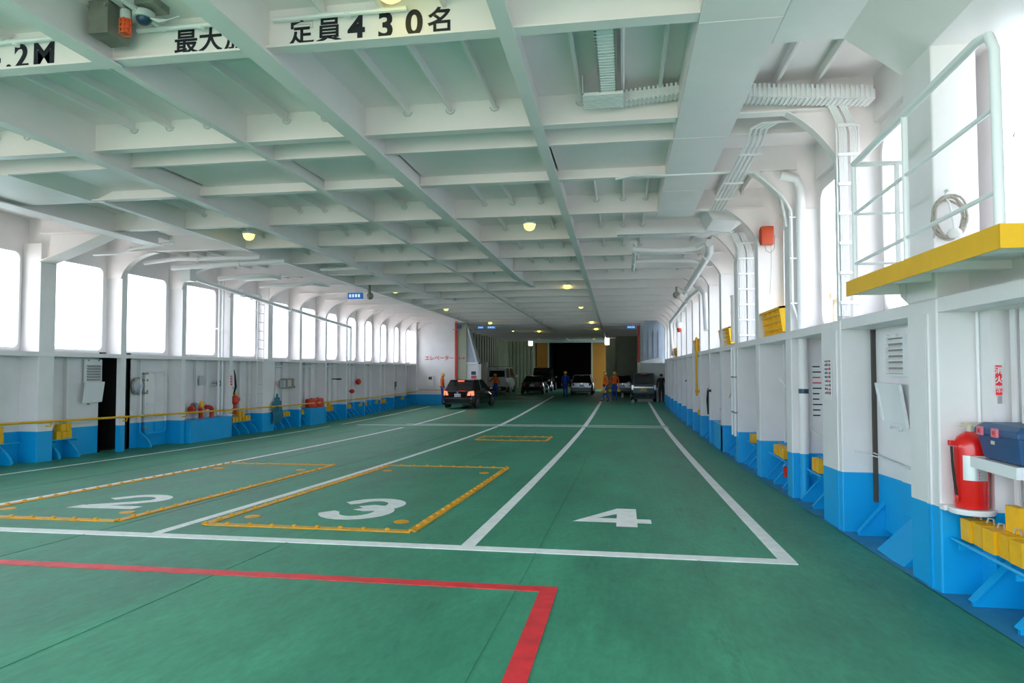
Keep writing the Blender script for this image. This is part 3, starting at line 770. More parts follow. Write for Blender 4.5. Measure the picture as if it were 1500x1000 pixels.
# steel post in front of the casing
bp_ = thing('bollard_post', 'tall beige steel post standing behind the black hatchback', 'post', (-9.55, 46.5, 0))
MB().box(-.18, .18, -.3, .3, 0, 2.35).build('shaft', 'beige', bp_, bevel=.01)
MB().box(-.2, .2, -.33, .33, 2.35, 2.42).build('cap', 'beige', bp_)
MB().box(-.22, .22, -.34, .34, 0.0, .05).build('foot', 'grey', bp_)
# illuminated blue signs and white floodlights
def lit_sign(x, y, z, w, label):
    t = thing('direction_sign', label, 'sign', (x, y, z), 0, 'blue illuminated signs under the ceiling')
    MB().box(-w/2, w/2, -.05, .05, -.10, .10).build('case', 'sign_blue', t, bevel=.01)
    for i in range(4): MB().box(-w*.38+i*w*.2, -w*.38+i*w*.2+w*.13, -.055, -.05, -.05, .05).build('lettering', 'sign_white', t)
    MB().tube([(0,0,.1),(0,0,.60)], .02).build('hanger', 'white_gloss', t)
lit_sign(-7.9, 40.5, 4.50, .55, 'blue illuminated sign under the ceiling above the white van')
lit_sign(-8.55, 40.5, 4.50, .38, 'dim blue sign left of the blue sign above the white van')
lit_sign(.45, 42.0, 4.52, .55, 'blue illuminated sign under the ceiling near the right red post')
lit_sign(-8.6, 21.0, 4.42, .5, 'blue illuminated sign on the left ceiling beside a round horn')
def flood(x, y, z, label):
    t = thing('floodlight', label, 'lamp', (x, y, z), 0, 'white floodlights at the far opening')
    MB().box(-.2, .2, -.1, .1, -.3, .3).build('housing', 'light_grey', t)
    MB().box(-.18, .18, -.112, -.1, -.28, .28).build('lens', 'lamp_white', t)
    MB().box(-.04, .04, -.05, .3, .3, .36).build('arm', 'grey', t)
flood(-8.75, 64.4, 4.42, 'bright white floodlight left of the dark far opening')
flood(-1.42, 59.6, 4.30, 'bright white floodlight right of the dark far opening')
# =================================================================== THINGS ON THE RIGHT SIDE
# ---- fire extinguisher on its bracket
fe = thing('fire_extinguisher', 'large red fire extinguisher with silver label on a white bracket', 'extinguisher', (2.325, 5.115, 1.17))
MB().lathe([(.098,0),(.103,.01),(.103,.40),(.098,.44),(.08,.475),(.045,.50),(.03,.51)], n=28).build('cylinder', 'ext_red', fe, True)
lab = MB(); n = 9
rs = [[(.1045*math.cos(math.radians(a)), .1045*math.sin(math.radians(a)), z) for z in (.19,.355)] for a in [-140+i*11 for i in range(n)]]
lab.add([p for r in rs for p in r], [(2*i, 2*i+2, 2*i+3, 2*i+1) for i in range(n-1)]); lb = lab.build('label_plate', 'silver_label', fe, True)
for j in range(7): MB().box(.0, .006, -.1045, -.1035, .20+j*.021, .21+j*.021).build('label_print', 'letter_red', lb)
MB().box(-.145,-.09,-.03,.0,.415,.45).build('nozzle_holder', 'ext_red', fe, bevel=.006)
MB().tube([(-.13,-.025,.41),(-.128,-.03,.3),(-.12,-.035,.18),(-.112,-.04,.09),(-.108,-.04,.05)], .0085).build('hose', 'rubber', fe, True)
MB().lathe([(.012,.04),(.016,.07),(.01,.085)], (-.108,-.04,0), 8).build('hose_clip', 'red_paint', fe)
MB().lathe([(.02,.51),(.02,.55),(.012,.56)], n=10).build('valve', 'beige', fe)
MB().prism([(-.07,.54),(.08,.555),(.08,.575),(-.05,.57)], 'y', -.012, .012).build('lever', 'beige', fe)
fb = thing('extinguisher_bracket', 'round white steel bracket plate welded to the near pillar', 'bracket', (2.325, 5.115, 1.13))
MB().lathe([(.135,0),(.14,.008),(.14,.03),(.135,.036)], n=28).build('plate', 'white_gloss', fb, True)
MB().box(-.15, .15, .06, .125, .0, .034).build('web', 'white_gloss', fb)
# ---- shelf with blue case
sh = thing('wall_shelf', 'white steel wall shelf holding the blue case', 'shelf', (0, 0, 0))
MB().box(2.279, 2.60, 4.469, 4.991, 1.508, 1.522).box(2.27, 2.278, 4.46, 5.0, 1.455, 1.527).box(2.279, 2.60, 4.46, 4.468, 1.455, 1.527).box(2.279, 2.60, 4.992, 5.0, 1.455, 1.527).build('tray', 'white_gloss', sh)
MB().prism([(2.60,1.45),(2.60,1.25),(2.40,1.45)], 'y', 4.70, 4.715).build('gusset', 'white_gloss', sh)
bx_ = thing('storage_case', 'dark blue plastic case with pink latches on the white shelf', 'case', (2.445, 4.72, 1.53))
MB().loft([[(-.125,-.215,0),(.125,-.215,0),(.125,.215,0),(-.125,.215,0)], [(-.15,-.245,.16),(.15,-.245,.16),(.15,.245,.16),(-.15,.245,.16)]]).build('body', 'case_blue', bx_, bevel=.012)
MB().loft([[(-.162,-.257,.155),(.162,-.257,.155),(.162,.257,.155),(-.162,.257,.155)], [(-.162,-.257,.195),(.162,-.257,.195),(.162,.257,.195),(-.162,.257,.195)], [(-.12,-.22,.23),(.12,-.22,.23),(.12,.22,.23),(-.12,.22,.23)]]).build('lid', 'case_blue', bx_, bevel=.010)
for y in (.16, -.02): 
    lt = MB().box(-.176,-.160,y-.035,y+.035,.15,.205).build('latch', 'pink_latch', bx_, bevel=.004)
    MB().box(-.179,-.175,y-.012,y+.012,.165,.19).build('latch_slot', 'red_paint', lt)
MB().box(-.03,.05,-.268,-.25,.15,.2).build('latch', 'pink_latch', bx_, bevel=.004)
MB().box(-.150,-.146,.03,.07,.10,.122).build('emblem', 'beige', bx_)
# ---- extinguisher sign
sg = thing('extinguisher_sign', 'narrow red sign with white characters above the blue case', 'sign', (2.478, 5.048, 1.93))
MB().box(-.018,.018,-.004,.004,0,.20).build('plate', 'lane_red', sg)
for i, ch in enumerate('消火器'): lettering(ch, 'lettering', 'plate_white', sg, (0,-.0045,.163-.063*i), FACE_AFT, .052, .001)
tg = tag(MB().box(-.012,.012,-.004,.004,0,.05).box(-.008,.008,-.005,-.003,.008,.042).build('number_tag', 'grey'), 'small grey tag plate directly under the red sign', 'tag'); tg.location = (2.482, 5.05, 1.875)
MB().box(2.44, 2.52, 5.055, 5.24, zf(4.8), 2.5).build('wall_rib', 'hull_right', wall_right)
cp = tag(MB().tube([(2.425,5.2,2.5),(2.425,5.2,1.5)], .011).build('cable_pipe', 'white_gloss', None, True), 'thin white vertical pipe on the near pillar beside the red sign', 'pipe')
hb = thing('wall_bracket', 'short white horizontal bracket on the wall at the right edge', 'bracket', (2.56, 4.62, 2.27))
MB().box(-.10, .04, -.10, .10, -.02, .025).build('bar', 'white_gloss', hb, bevel=.004); MB().box(.0,.05,-.12,.12,-.04,.0).build('base', 'white_gloss', hb)
# ---- wheel chocks on racks
chock_me = mesh_of(MB().prism([(-.085,0),(.085,0),(.085,.03),(-.02,.16),(-.085,.16)], 'y', -.06, .06), 'wedge', 'chock_yellow')
chock_me2 = mesh_of(MB().prism([(-.085,0),(.085,0),(.088,.10),(.05,.145),(-.088,.145)], 'y', -.062, .062), 'wedge', 'chock_yellow')
hnd_me = mesh_of(MB().tube([(-.03,0,.155),(-.02,0,.185),(.01,0,.18),(.015,0,.13)], .006, 6), 'rope_handle', 'rope', True)
def chock(loc, rz, label, group, kind=0, tilt=0.0):
    t = thing('wheel_chock', label, 'wheel chock', loc, rz, group); t.rotation_euler[0] = tilt
    o = inst((chock_me, chock_me2)[kind], 'wedge', t)
    inst(hnd_me, 'rope_handle', t)
    return t
def rack(side, y0, y1, z, label, x=None):
    xw = XP_R if side > 0 else XP_L(y0)
    x = x if x is not None else xw-side*.33
    t = thing('chock_rack', label, 'rack', (0,0,0))
    MB().tube([(x,y0,z),(x,y1,z)], .012).build('front_rail', 'blue_paint', t, True)
    MB().tube([(x+side*.16,y0+.05,z-.03),(x+side*.16,y1-.05,z-.03)], .012).build('rear_rail', 'blue_paint', t, True)
    for y in (y0+.12, y1-.12): MB().box(min(x,xw)-.005, max(x,xw)+.005, y-.006, y+.006, z-.05, z-.012).build('arm', 'blue_paint', t)
    return t
rack(1, 4.30, 5.22, .93, 'blue rod rack holding yellow chocks under the blue case', 2.24)
for i, (x, y, z, rz, kd) in enumerate([(2.36,5.10,.943,.04,1),(2.37,4.955,.943,-.05,1),(2.36,4.81,.943,.06,1),(2.38,4.665,.943,-.05,1),(2.37,4.52,.943,.04,1),(2.46,4.74,1.09,.1,0)]):
    chock((x,y,z), rz, 'yellow wheel chock piled on the near rack under the blue case', 'yellow chocks under the blue case', kd)
rack(1, 8.6, 9.2, .82, 'short blue rack behind the second pillar on the right')
for y in (9.03, 8.86): chock((2.40,y,.83), 0, 'yellow wheel chock behind the second right pillar', 'yellow chocks behind the second right pillar', 0)
rack(1, 10.3, 11.5, .75, 'blue rack with four yellow chocks past the round pipe')
for y in (11.25, 11.08, 10.86, 10.69): chock((2.40,y,.76), 0, 'yellow wheel chock on the rack past the round pipe', 'yellow chocks past the round pipe', 1)
rack(1, 12.7, 13.5, .72, 'blue rack with two yellow chocks at the third right bay')
for y in (13.3, 13.12): chock((2.40,y,.73), 0, 'yellow wheel chock two bays past the round pipe', 'yellow chocks two bays past the round pipe', 1)
for y, zz in ((19.4,.62),(22.5,.60)):
    chock((2.40,y,zz), 0, 'lone yellow chock on the right wall, %s' % ('near the green disc' if y < 20 else 'near the tall yellow pole'), 'lone right chocks', 1)
rc = thing('red_bucket', 'small red bucket hanging below the chocks past the round pipe', 'bucket', (2.36, 10.62, .50))
MB().lathe([(.045,0),(.065,.14),(.068,.145)], n=12).build('shell', 'red_paint', rc, True); MB().tube([(-.06,0,.14),(-.03,0,.2),(.03,0,.2),(.06,0,.14)], .005, 6).build('handle', 'steel', rc)
# ---- louvre vent and tilted flap in the recess
lv = thing('louvre_vent', 'white louvre vent with angled slats above the tilted flap', 'vent', (2.478, 6.76, 2.03))
MB().box(-.03,.01,-.23,-.20,.0251,.3549).box(-.03,.01,.20,.23,.0251,.3549).box(-.03,.01,-.23,.23,0,.025).box(-.03,.01,-.23,.23,.355,.38).build('frame', 'white_gloss', lv)
MB().box(-.004,.005,-.199,.199,.026,.354).build('backing', 'dull_steel', lv)
for i in range(6): MB().hexa([(-.028,-.2,.03+i*.055),(-.028,.2,.03+i*.055),(-.005,.2,.055+i*.055),(-.005,-.2,.055+i*.055),(-.03,-.2,.04+i*.055),(-.03,.2,.04+i*.055),(-.006,.2,.068+i*.055),(-.006,-.2,.068+i*.055)]).build('slat', 'beige' if False else 'white_paint', lv)
for y in (-.12, .1): MB().lathe([(.018,-.03),(.018,0)], (-.03,y,.37), 8, axis='x').build('hinge', 'white_gloss', lv)
fl_ = thing('vent_flap', 'hinged white vent cover hanging tilted below the louvre', 'flap', (2.48, 6.80, 1.575)); fl_.rotation_euler = (0, math.radians(-9), 0)
MB().box(-.018,0,-.29,.29,0,.40).build('panel', 'white_gloss', fl_, bevel=.004)
MB().box(-.03,-.016,-.29,-.25,0,.40).box(-.03,-.016,.25,.29,0,.40).box(-.03,-.016,-.25,.25,.36,.40).box(-.03,-.016,-.25,.25,0,.04).build('rim', 'white_gloss', fl_)
for y in (-.12, .12): MB().lathe([(.02,-.03),(.02,0)], (-.01,y,-.015), 8, axis='x').build('toggle', 'white_gloss', fl_)
tag(MB().tube([(2.30,7.40,1.27),(2.42,7.0,1.25),(2.465,6.4,1.235),(2.465,5.78,1.24)], .006, 6).tube([(2.46,7.36,1.26),(2.465,6.9,1.24),(2.465,6.2,1.21),(2.465,5.78,1.22)], .006, 6).build('lashing_rope', 'white_rope'), 'white rope strung across the recess below the tilted flap', 'rope')
tag(MB().tube([(2.21,8.3,1.26),(2.36,8.9,1.27),(2.40,9.5,1.30)], .007, 6).tube([(2.22,8.22,1.33),(2.19,8.05,1.30),(2.19,7.9,1.28)], .012, 6).build('lashing_rope', 'white_rope'), 'white rope tied round the second right pillar', 'rope')
# ---- pipes in the right wall
dp = thing('drain_pipe', 'thick white vertical pipe with blue foot and black band', 'pipe', (2.335, 9.52, 0))
MB().tube([(0,0,zf(9.5)),(0,0,2.5)], .06, 14).build('lower_run', 'hull_right', dp, True)
MB().tube([(0,0,2.6),(0,0,4.5),(-.05,0,4.62),(-.25,0,4.68)], .06, 14).build('upper_run', 'white_gloss', dp, True)
MB().lathe([(.064,1.77),(.064,1.83)], n=14).build('band', 'navy', dp, True)
for z in (3.2, 3.9): MB().lathe([(.068,z),(.068,z+.03)], n=14).build('flange', 'white_gloss', dp, True)
th_ = thing('thin_pipe', 'thin white pipe clamped beside the thick vertical pipe', 'pipe', (2.215, 9.53, 0))
MB().tube([(.12,0,2.6),(.0,0,2.95),(0,0,4.2),(-.1,0,4.4),(-.45,0,4.74)], .018, 8).build('run', 'white_gloss', th_, True)
for z in (2.95, 3.55, 4.1): MB().box(-.03,.12,-.02,.02,z,z+.02).build('clamp', 'white_gloss', th_)
# ---- notices
def notice(loc, rz, w, h, rows, label, vert=False, reds=()):
    t = thing('notice_board', label, 'notice', loc, rz)
    MB().box(-w/2,w/2,-.004,.004,0,h).build('sheet', 'white_gloss', t)
    r = random.Random(3)
    for i in range(rows):
        m = 'letter_red' if i in reds else 'letter_black'
        if vert:
            x = -w/2+w*(i+.7)/(rows+.4)
            for j in range(9): MB().box(x-w*.07,x+w*.07,-.006,-.004,h*(.93-j*.10),h*(.93-j*.10)+h*(.03+.04*r.random())).build('print_line', m, t)
        else:
            z = h*(1-(i+.8)/(rows+.5)); MB().box(-w*.40,-w*.40+w*(.5+.3*r.random()),-.006,-.004,z,z+h*.022).build('print_line', m, t)
notice((2.53, 9.592, 1.42), 0, .16, .75, 10, 'white notice with lines of small print behind the thick pipe', reds=(2, 3))
notice((2.17, 7.82, 1.77), -math.pi/2, .24, .43, 4, 'small notice with columns of print on the second right pillar', True, reds=(2,))
# ---- platform with railing
pf = thing('platform', 'white landing platform with bright yellow edge above the right wall', 'platform', (0,0,0))
MB().box(1.80, 2.62, 3.62, 5.90, 2.79, 2.805).build('deck', 'white_paint', pf)
MB().box(1.79, 1.802, 3.61, 5.91, 2.69, 2.81).box(1.79, 2.60, 3.60, 3.612, 2.69, 2.81).build('edge', 'yellow_paint', pf)
MB().box(1.802, 2.62, 5.895, 5.905, 2.70, 2.80).build('end_plate', 'white_paint', pf)
for y in (4.1, 4.75, 5.35): MB().prism([(1.85,2.79),(1.95,2.735),(2.62,2.735),(2.62,2.79)], 'y', y-.05, y+.05).build('stiffener', 'white_paint', pf)
MB().prism([(2.18,2.785),(2.19,2.68),(2.27,2.59),(2.40,2.54),(2.61,2.53),(2.61,2.785)], 'y', 5.76, 5.885).build('support_bracket', 'white_paint', pf)
MB().box(2.40,2.64,3.6,5.24,2.5,2.79).build('bearer', 'white_paint', pf)
rl = thing('guard_rail', 'white tubular guard rail around the yellow edged platform', 'railing', (0,0,0))
X = 1.83
MB().tube([(X,5.80,2.80),(X,5.80,3.74)], .021).build('post', 'white_gloss', rl, True)
MB().tube([(X,4.80,2.80),(X,4.80,3.77)], .021).build('post', 'white_gloss', rl, True)
MB().tube([(X,5.80,3.74),(X,4.5,3.79),(X,3.86,3.815),(X,3.74,3.79),(X,3.69,3.70),(X,3.68,2.80)], .025, 10).build('top_rail', 'white_gloss', rl, True)
for z0, z1 in ((3.34,3.41),(2.94,2.99)):
    MB().tube([(X,5.80,z0),(X,3.69,z1)], .013).build('middle_rail', 'white_gloss', rl, True)
for z in (3.74,): MB().tube([(X,5.80,z),(2.6,5.80,z)], .020).build('top_rail', 'white_gloss', rl, True)
for z in (3.34,2.94): MB().tube([(X,5.80,z),(2.6,5.80,z)], .011).build('middle_rail', 'white_gloss', rl, True)
MB().tube([(2.15,5.80,2.80),(2.15,5.80,3.74)], .021).build('post', 'white_gloss', rl, True)
rl2 = thing('guard_rail', 'white outer guard rail beyond the pillar at the right edge', 'railing', (0,0,0))
MB().tube([(2.8,5.75,3.20),(2.8,5.46,3.75),(2.8,5.40,3.80),(2.8,6.0,3.80),(2.8,6.6,3.80)], .02).build('top_rail', 'white_gloss', rl2, True)
MB().tube([(2.8,5.75,2.60),(2.8,5.75,3.22)], .02).build('post', 'white_gloss', rl2, True)
for z in (3.45,3.1): MB().tube([(2.8,5.6,z),(2.8,6.6,z)], .012).build('middle_rail', 'white_gloss', rl2, True)
# ---- coil of rope on the near pillar
cr = thing('rope_coil', 'coil of grey rope with a white float hanging on the near pillar', 'rope', (2.25, 5.19, 3.16))
for k in range(7):
    r0 = random.Random(k); a = .095+.006*(k % 3); b = .135+.008*(k % 4); ox, oz = r0.uniform(-.012,.012), r0.uniform(-.012,.012)
    MB().tube([(ox+a*math.cos(t), -.012+.016*math.sin(3*t+k)-.006*(k % 3), oz+b*math.sin(t)) for t in [2*math.pi*i/24 for i in range(24)]], .0075, 6, closed=True).build('turn', 'rope', cr, True)
MB().lathe([(.0,-.035),(.03,-.03),(.045,-.01),(.045,.01),(.03,.03),(0,.035)], (.02,-.05,-.115), 12).build('float', 'glove', cr, True)
MB().tube([(0,.0,.20),(-.025,-.02,.15),(0,-.03,.10),(.015,-.04,-.02),(.02,-.05,-.09)], .008, 6).build('hanging_loop', 'white_rope', cr, True)
MB().tube([(-.09,-.02,-.05),(-.10,-.03,-.10),(-.105,-.03,-.14)], .006, 6).build('loose_end', 'rope', cr, True)
MB().lathe([(.012,-.03),(.012,.02)], (0,0,.2), 8, axis='y').build('hook', 'white_gloss', cr)
# ---- cable ladder and trays
def cable_ladder(x0, x1, y, z0, z1, label, ncab=(6, 5), bend=True):
    t = thing('cable_ladder', label, 'cable ladder', (0,0,0))
    w = x1-x0; xm = x0+w*.52
    for s0, s1, nn in ((x0+.015, xm-.012, ncab[0]), (xm+.012, x1-.015, ncab[1])):
        for i in range(nn):
            xx = s0+(s1-s0)*(i+.5)/nn; r = (s1-s0)/nn*.46
            pts = [(xx,y,z0),(xx,y,z1)]
            if bend: pts = [(xx,y,z0),(xx,y,z1-.35),(xx-.04,y,z1-.2),(xx-.16,y,z1+.05)]
            MB().tube(pts, r, 6).build('cable', 'white_gloss', t, True)
    n = int((z1-z0)/.30)
    for i in range(n): MB().box(x0, x1, y-.03, y-.015, z0+.12+i*.3, z0+.15+i*.3).build('strap', 'white_gloss', t)
    for xx in (x0, x1): MB().box(xx-.008, xx+.008, y+.01, y+.05, z0, z1-.3).build('side_rail', 'white_gloss', t)
    return t
cable_ladder(2.15, 2.36, 7.30, 2.63, 4.85, 'white cable ladder climbing behind the platform rail')
cable_ladder(2.22, 2.52, 13.85, 2.60, 4.70, 'white cable ladder climbing near the third yellow pallet')
def tray(x0, x1, y, z, h, label, dep=.16, drop=0.0):
    t = thing('cable_tray', label, 'cable tray', (0,0,0))
    MB().hexa([(x0,y-dep/2,z),(x1,y-dep/2,z-drop),(x1,y+dep/2,z-drop),(x0,y+dep/2,z),(x0,y-dep/2,z+h*.75),(x1,y-dep/2,z+h*.75-drop),(x1,y+dep/2,z+h*.75-drop),(x0,y+dep/2,z+h*.75)]).build('trough', 'white_paint', t)
    n = int((x1-x0)/.045)
    for i in range(n):
        a = i/n; xx = x0+(x1-x0)*a; zz = z-drop*a
        MB().box(xx, xx+.024, y-dep/2-.012, y-dep/2, zz+.005, zz+h).box(xx, xx+.024, y-dep/2, y+dep/2, zz-.010, zz).build('rung', 'white_gloss', t)
    return t
tray(1.22, 2.46, 7.22, 4.86, .13, 'ribbed white cable tray above the near right haunch', .2, .10)
tray(-.15, .58, 7.20, 4.88, .11, 'ribbed white cable tray left of the flush ceiling duct', .16, -.06)
tray(-.12, 2.1, 13.6, 4.72, .12, 'long ribbed white cable tray past the flush ceiling duct', .18)
tb = thing('tray_junction', 'ribbed white tray junction hanging from the ceiling plates', 'cable tray', (-.35, 7.0, 4.86))
MB().box(-.05,.36,-.18,.20,.0,.02).box(-.05,-.04,-.18,.2,0,.2).build('base', 'white_paint', tb)
for i in range(9): MB().box(-.05,.36,-.18+i*.042,-.16+i*.042,-.012,.0).build('rung', 'white_gloss', tb)
for i in range(26): MB().box(.12,.30,-1.7+i*.058,-1.67+i*.058,.01,.025).build('rung', 'white_gloss', tb)
MB().box(.12,.14,-1.7,-.18,.01,.14).box(.28,.30,-1.7,-.18,.01,.14).box(.12,.30,-1.7,-.18,.022,.03).build('run', 'white_paint', tb)
# ---- conduits below the haunches
cg = thing('conduit_group', 'bundle of thin white conduits running aft beside the flush duct', 'conduit', (0,0,0))
for i in range(4):
    xx = 1.42+.055*i
    MB().tube([(xx+.35,7.75,4.80),(xx+.1,7.75,4.80),(xx,7.85,4.77),(xx,8.2,4.70),(xx,11.4,4.66),(xx,11.6,4.72)], .016, 8).build('conduit', 'white_gloss', cg, True)
for y in (8.4, 9.7, 10.6): MB().box(1.38,1.64,y,y+.03,4.64,4.66).build('clip', 'white_gloss', cg)
tag(MB().tube([(-.1,9.58,4.75),(.2,9.50,4.78),(.6,9.50,4.75),(1.2,9.50,4.75),(1.8,9.55,4.75),(2.1,9.6,4.45),(2.17,9.6,4.0)], .02, 8).build('conduit', 'white_gloss', None, True), 'single white conduit crossing under the flush duct to the right pillar', 'conduit')
db = thing('duct_box', 'pale slanted duct box at the end of the flush ceiling duct', 'duct', (0,0,0))
MB().prism([(1.45,4.86),(1.55,4.70),(1.98,4.66),(2.2,4.82),(2.2,5.05),(1.45,5.05)], 'y', 12.3, 13.3).build('casing', 'white_paint', db, bevel=.008)
# ---- large pipes aft
def bigpipe(pts, r, label, fl=()):
    t = thing('ceiling_pipe', label, 'pipe', (0,0,0))
    MB().tube(pts, r, 12).build('run', 'white_gloss', t, True)
    for p in fl: MB().lathe([(r*1.35,-.03),(r*1.35,.03)], p, 12, axis='y').build('flange', 'white_gloss', t, True)
bigpipe([(1.75,14.4,4.66),(1.85,15.2,4.60),(1.88,21.4,4.42),(1.90,21.8,4.42)], .085, 'thick white pipe slanting aft under the right ceiling', ((1.855,15.6,4.59),(1.88,21.0,4.43)))
bigpipe([(2.20,19.0,3.1),(2.19,19.3,4.1),(2.15,20.0,4.35),(2.08,22.0,4.33),(2.0,30.0,4.05),(2.02,30.4,3.9),(2.1,30.6,2.6)], .07, 'long white pipe bending down to the right sill', ((2.06,23,4.29),))
bigpipe([(.2,14.9,4.66),(.6,14.9,4.62),(1.3,14.9,4.62),(1.55,14.9,4.66),(1.7,14.6,4.70)], .06, 'white cross pipe under the beam past the long cable tray')
bigpipe([(.3,16.6,4.66),(1.6,16.6,4.64),(1.8,16.6,4.6)], .05, 'second white cross pipe farther aft on the right')
bigpipe([(.25,14.6,4.74),(.25,18.2,4.66)], .045, 'short fore-and-aft white pipe with joints under the right ceiling', ((.25,15.5,4.72),(.25,17.0,4.69)))
hs = tag(MB().lathe([(.0,0),(.07,.02),(.10,.10),(.11,.11)], n=14, axis='y').box(-.03,.03,.0,.12,.0,.25).build('horn_speaker', 'dull_steel', None, True), 'dull brass horn under the right ceiling by the pipe bend', 'horn'); hs.location = (1.62, 21.6, 4.35)
for zz, lb, yy, xx in ((3.6, 'white rescue lamp with red base on a far right pillar', 26.9, 2.1),):
    t = thing('signal_lamp', lb, 'lamp', (xx, yy, zz)); MB().lathe([(.10,.0),(.13,.1),(.12,.2),(.05,.26)], n=12).build('globe', 'white_gloss', t, True); MB().lathe([(.06,-.15),(.09,0)], n=12).build('base', 'red_paint', t, True); MB().box(0,.15,-.02,.02,-.05,-.02).build('arm', 'white_gloss', t)
# ---- orange alarm box
ab = thing('alarm_box', 'orange red alarm box with hanging cables high on a right pillar', 'box', (2.33, 11.70, 4.12))
MB().box(-.10,.10,-.09,.06,0,.30).build('case', 'orange_box', ab, bevel=.015)
MB().box(-.11,-.10,-.05,.04,.05,.25).build('side_panel', 'red_paint', ab)
MB().tube([(-.04,-.05,.0),(-.02,-.05,-.10),(.05,-.05,-.14),(.11,-.05,-.06),(.12,-.03,.16)], .007, 6).build('cable', 'grey', ab, True)
MB().tube([(.06,-.05,.0),(.06,-.03,-.35),(.05,.05,-.8)], .004, 6).build('cable', 'grey', ab, True)
# ---- yellow pallets on the sill
def pallet(y0, y1, z, label, h=.40, nx=5, nz=4):
    t = thing('plastic_pallet', label, 'pallet', (2.36, (y0+y1)/2, z), 0, 'yellow plastic pallets stored along the right sill'); t.rotation_euler = (0, math.radians(-8), 0)
    L = y1-y0
    MB().box(-.01,.0,-L/2,L/2,0,h).build('panel', 'pallet_yellow', t)
    MB().box(-.09,.0,-L/2,-L/2+.03,0,h).box(-.09,.0,L/2-.03,L/2,0,h).box(-.09,0,-L/2,L/2,0,.03).box(-.09,0,-L/2,L/2,h-.03,h).build('frame', 'pallet_yellow', t)
    for i in range(1, nx): MB().box(-.07,-.01,-L/2+L*i/nx-.015,-L/2+L*i/nx+.015,.03,h-.03).build('rib', 'pallet_yellow', t)
    for j in range(1, nz): MB().box(-.08,-.01,-L/2+.03,L/2-.03,h*j/nz-.012,h*j/nz+.012).build('rib', 'pallet_yellow', t)
    MB().prism([(-.08,-.02),(.04,-.02),(.04,.25),(.0,.30)], 'y', L/2, L/2+.05).build('end_cheek', 'pallet_yellow', t)
pallet(10.35, 12.0, sill_r(11)+.02, 'large yellow plastic pallet on the sill below the orange box')
pallet(15.2, 16.8, sill_r(16)+.02, 'second yellow plastic pallet on the right sill')
pallet(21.0, 22.8, sill_r(22)+.02, 'third yellow plastic pallet beside the tall yellow pole')
pallet(29.4, 31.4, sill_r(30)+.02, 'farthest yellow plastic pallet on the right sill')
yp = thing('yellow_pole', 'tall yellow bar fixed upright against the right wall', 'pole', (2.16, 21.2, 1.25))
MB().box(-.02,.02,-.14,.14,0,1.75).build('bar', 'yellow_paint', yp); MB().box(-.05,.06,-.3,.0,.1,.18).build('foot_bracket', 'yellow_paint', yp)
wp = thing('white_poles', 'pair of slim white pipes standing on the right wall', 'pipe', (2.17, 14.4, 0))
for dy in (0, -.32): MB().tube([(0,dy,.75),(0,dy,2.5)], .028).build('pipe', 'white_gloss', wp, True)
for z in (1.2, 1.9): MB().box(-.03,.05,-.36,.04,z,z+.03).build('clamp', 'dull_steel', wp)
bo = thing('boat_hook', 'pale jointed pole standing above the right sill', 'pole', (2.19, 14.5, 2.62))
MB().tube([(0,0,0),(0,.0,.95)], .022).build('shaft', 'beige', bo, True)
for z in (.3,.6,.93): MB().lathe([(.032,z),(.032,z+.03)], n=10).build('ring', 'beige', bo)
MB().tube([(0,-.2,.0),(0,-.2,.95)], .022).build('shaft', 'white_gloss', bo, True)
# ---- red pump, locker, disc etc. on the right wall
lk = thing('blue_locker', 'blue steel locker with a red pump on top at the right wall', 'locker', (2.40, 16.9, zf(17)))
MB().box(-.2,.22,-.8,.8,0,.60).build('body', 'blue_paint', lk, bevel=.01); MB().box(-.21,.22,-.82,.82,.59,.61).build('lid', 'blue_paint', lk)
pu = thing('hand_pump', 'red hand pump on the blue locker at the right wall', 'pump', (2.36, 17.1, zf(17)+.61))
MB().lathe([(.09,0),(.09,.05),(.06,.08),(.06,.28),(.08,.30),(.08,.34)], n=14).build('barrel', 'red_paint', pu, True)
MB().lathe([(.05,-.15),(.07,.0),(.05,.15)], (0,-.05,.12), 12, axis='y').build('outlet', 'red_paint', pu, True)
MB().tube([(0,-.1,.3),(0,-.7,.55),(0,-1.5,.85)], .014).build('lever', 'beige', pu, True)
MB().tube([(0,-1.45,.84),(0,-1.55,1.1)], .02).tube([(0,-1.5,.85),(0,-1.8,.86)], .02).tube([(0,-1.5,.85),(0,-1.3,.8)], .02).build('grip', 'chock_yellow', pu, True)
vd = thing('valve_disc', 'dark green round valve disc on the right wall', 'valve', (2.42, 19.1, 1.62))
MB().lathe([(.14,-.02),(.15,0),(.14,.02)], n=18, axis='x').build('disc', 'green_disc', vd, True); MB().lathe([(.05,-.05),(.05,.0)], n=10, axis='x').build('hub', 'steel', vd)
MB().box(0,.2,-.02,.02,-.02,.02).build('stem', 'steel', vd)
for y, z, lb in ((18.4,1.5,'short black strap on the right wall beside the green disc'),(25.2,1.62,'short black strap on the far right wall')):
    t = tag(MB().box(-.02,.02,-.14,.14,-.03,.03).tube([(.02,0,0),(.3,0,0)], .01).build('black_strap', 'black'), lb, 'strap'); t.location = (2.2, y, z)
t = thing('black_hose', 'black hose hanging on the right wall left of the green disc', 'hose', (2.4, 20.4, .75)); MB().tube([(0,0,0),(-.02,.05,.4),(0,0,.75)], .035).build('hose', 'rubber', t, True); MB().box(-.03,.2,-.03,.03,.7,.75).build('hook', 'steel', t)
t = thing('louvre_vent', 'narrow white louvre vent on the right wall farther aft', 'vent', (2.60, 14.2, 1.8))
MB().box(-.02,0,-.2,.2,0,.42).build('frame', 'white_gloss', t)
for i in range(6): MB().box(-.03,-.018,-.16,.16,.04+i*.06,.065+i*.06).build('slat', 'grey', t)
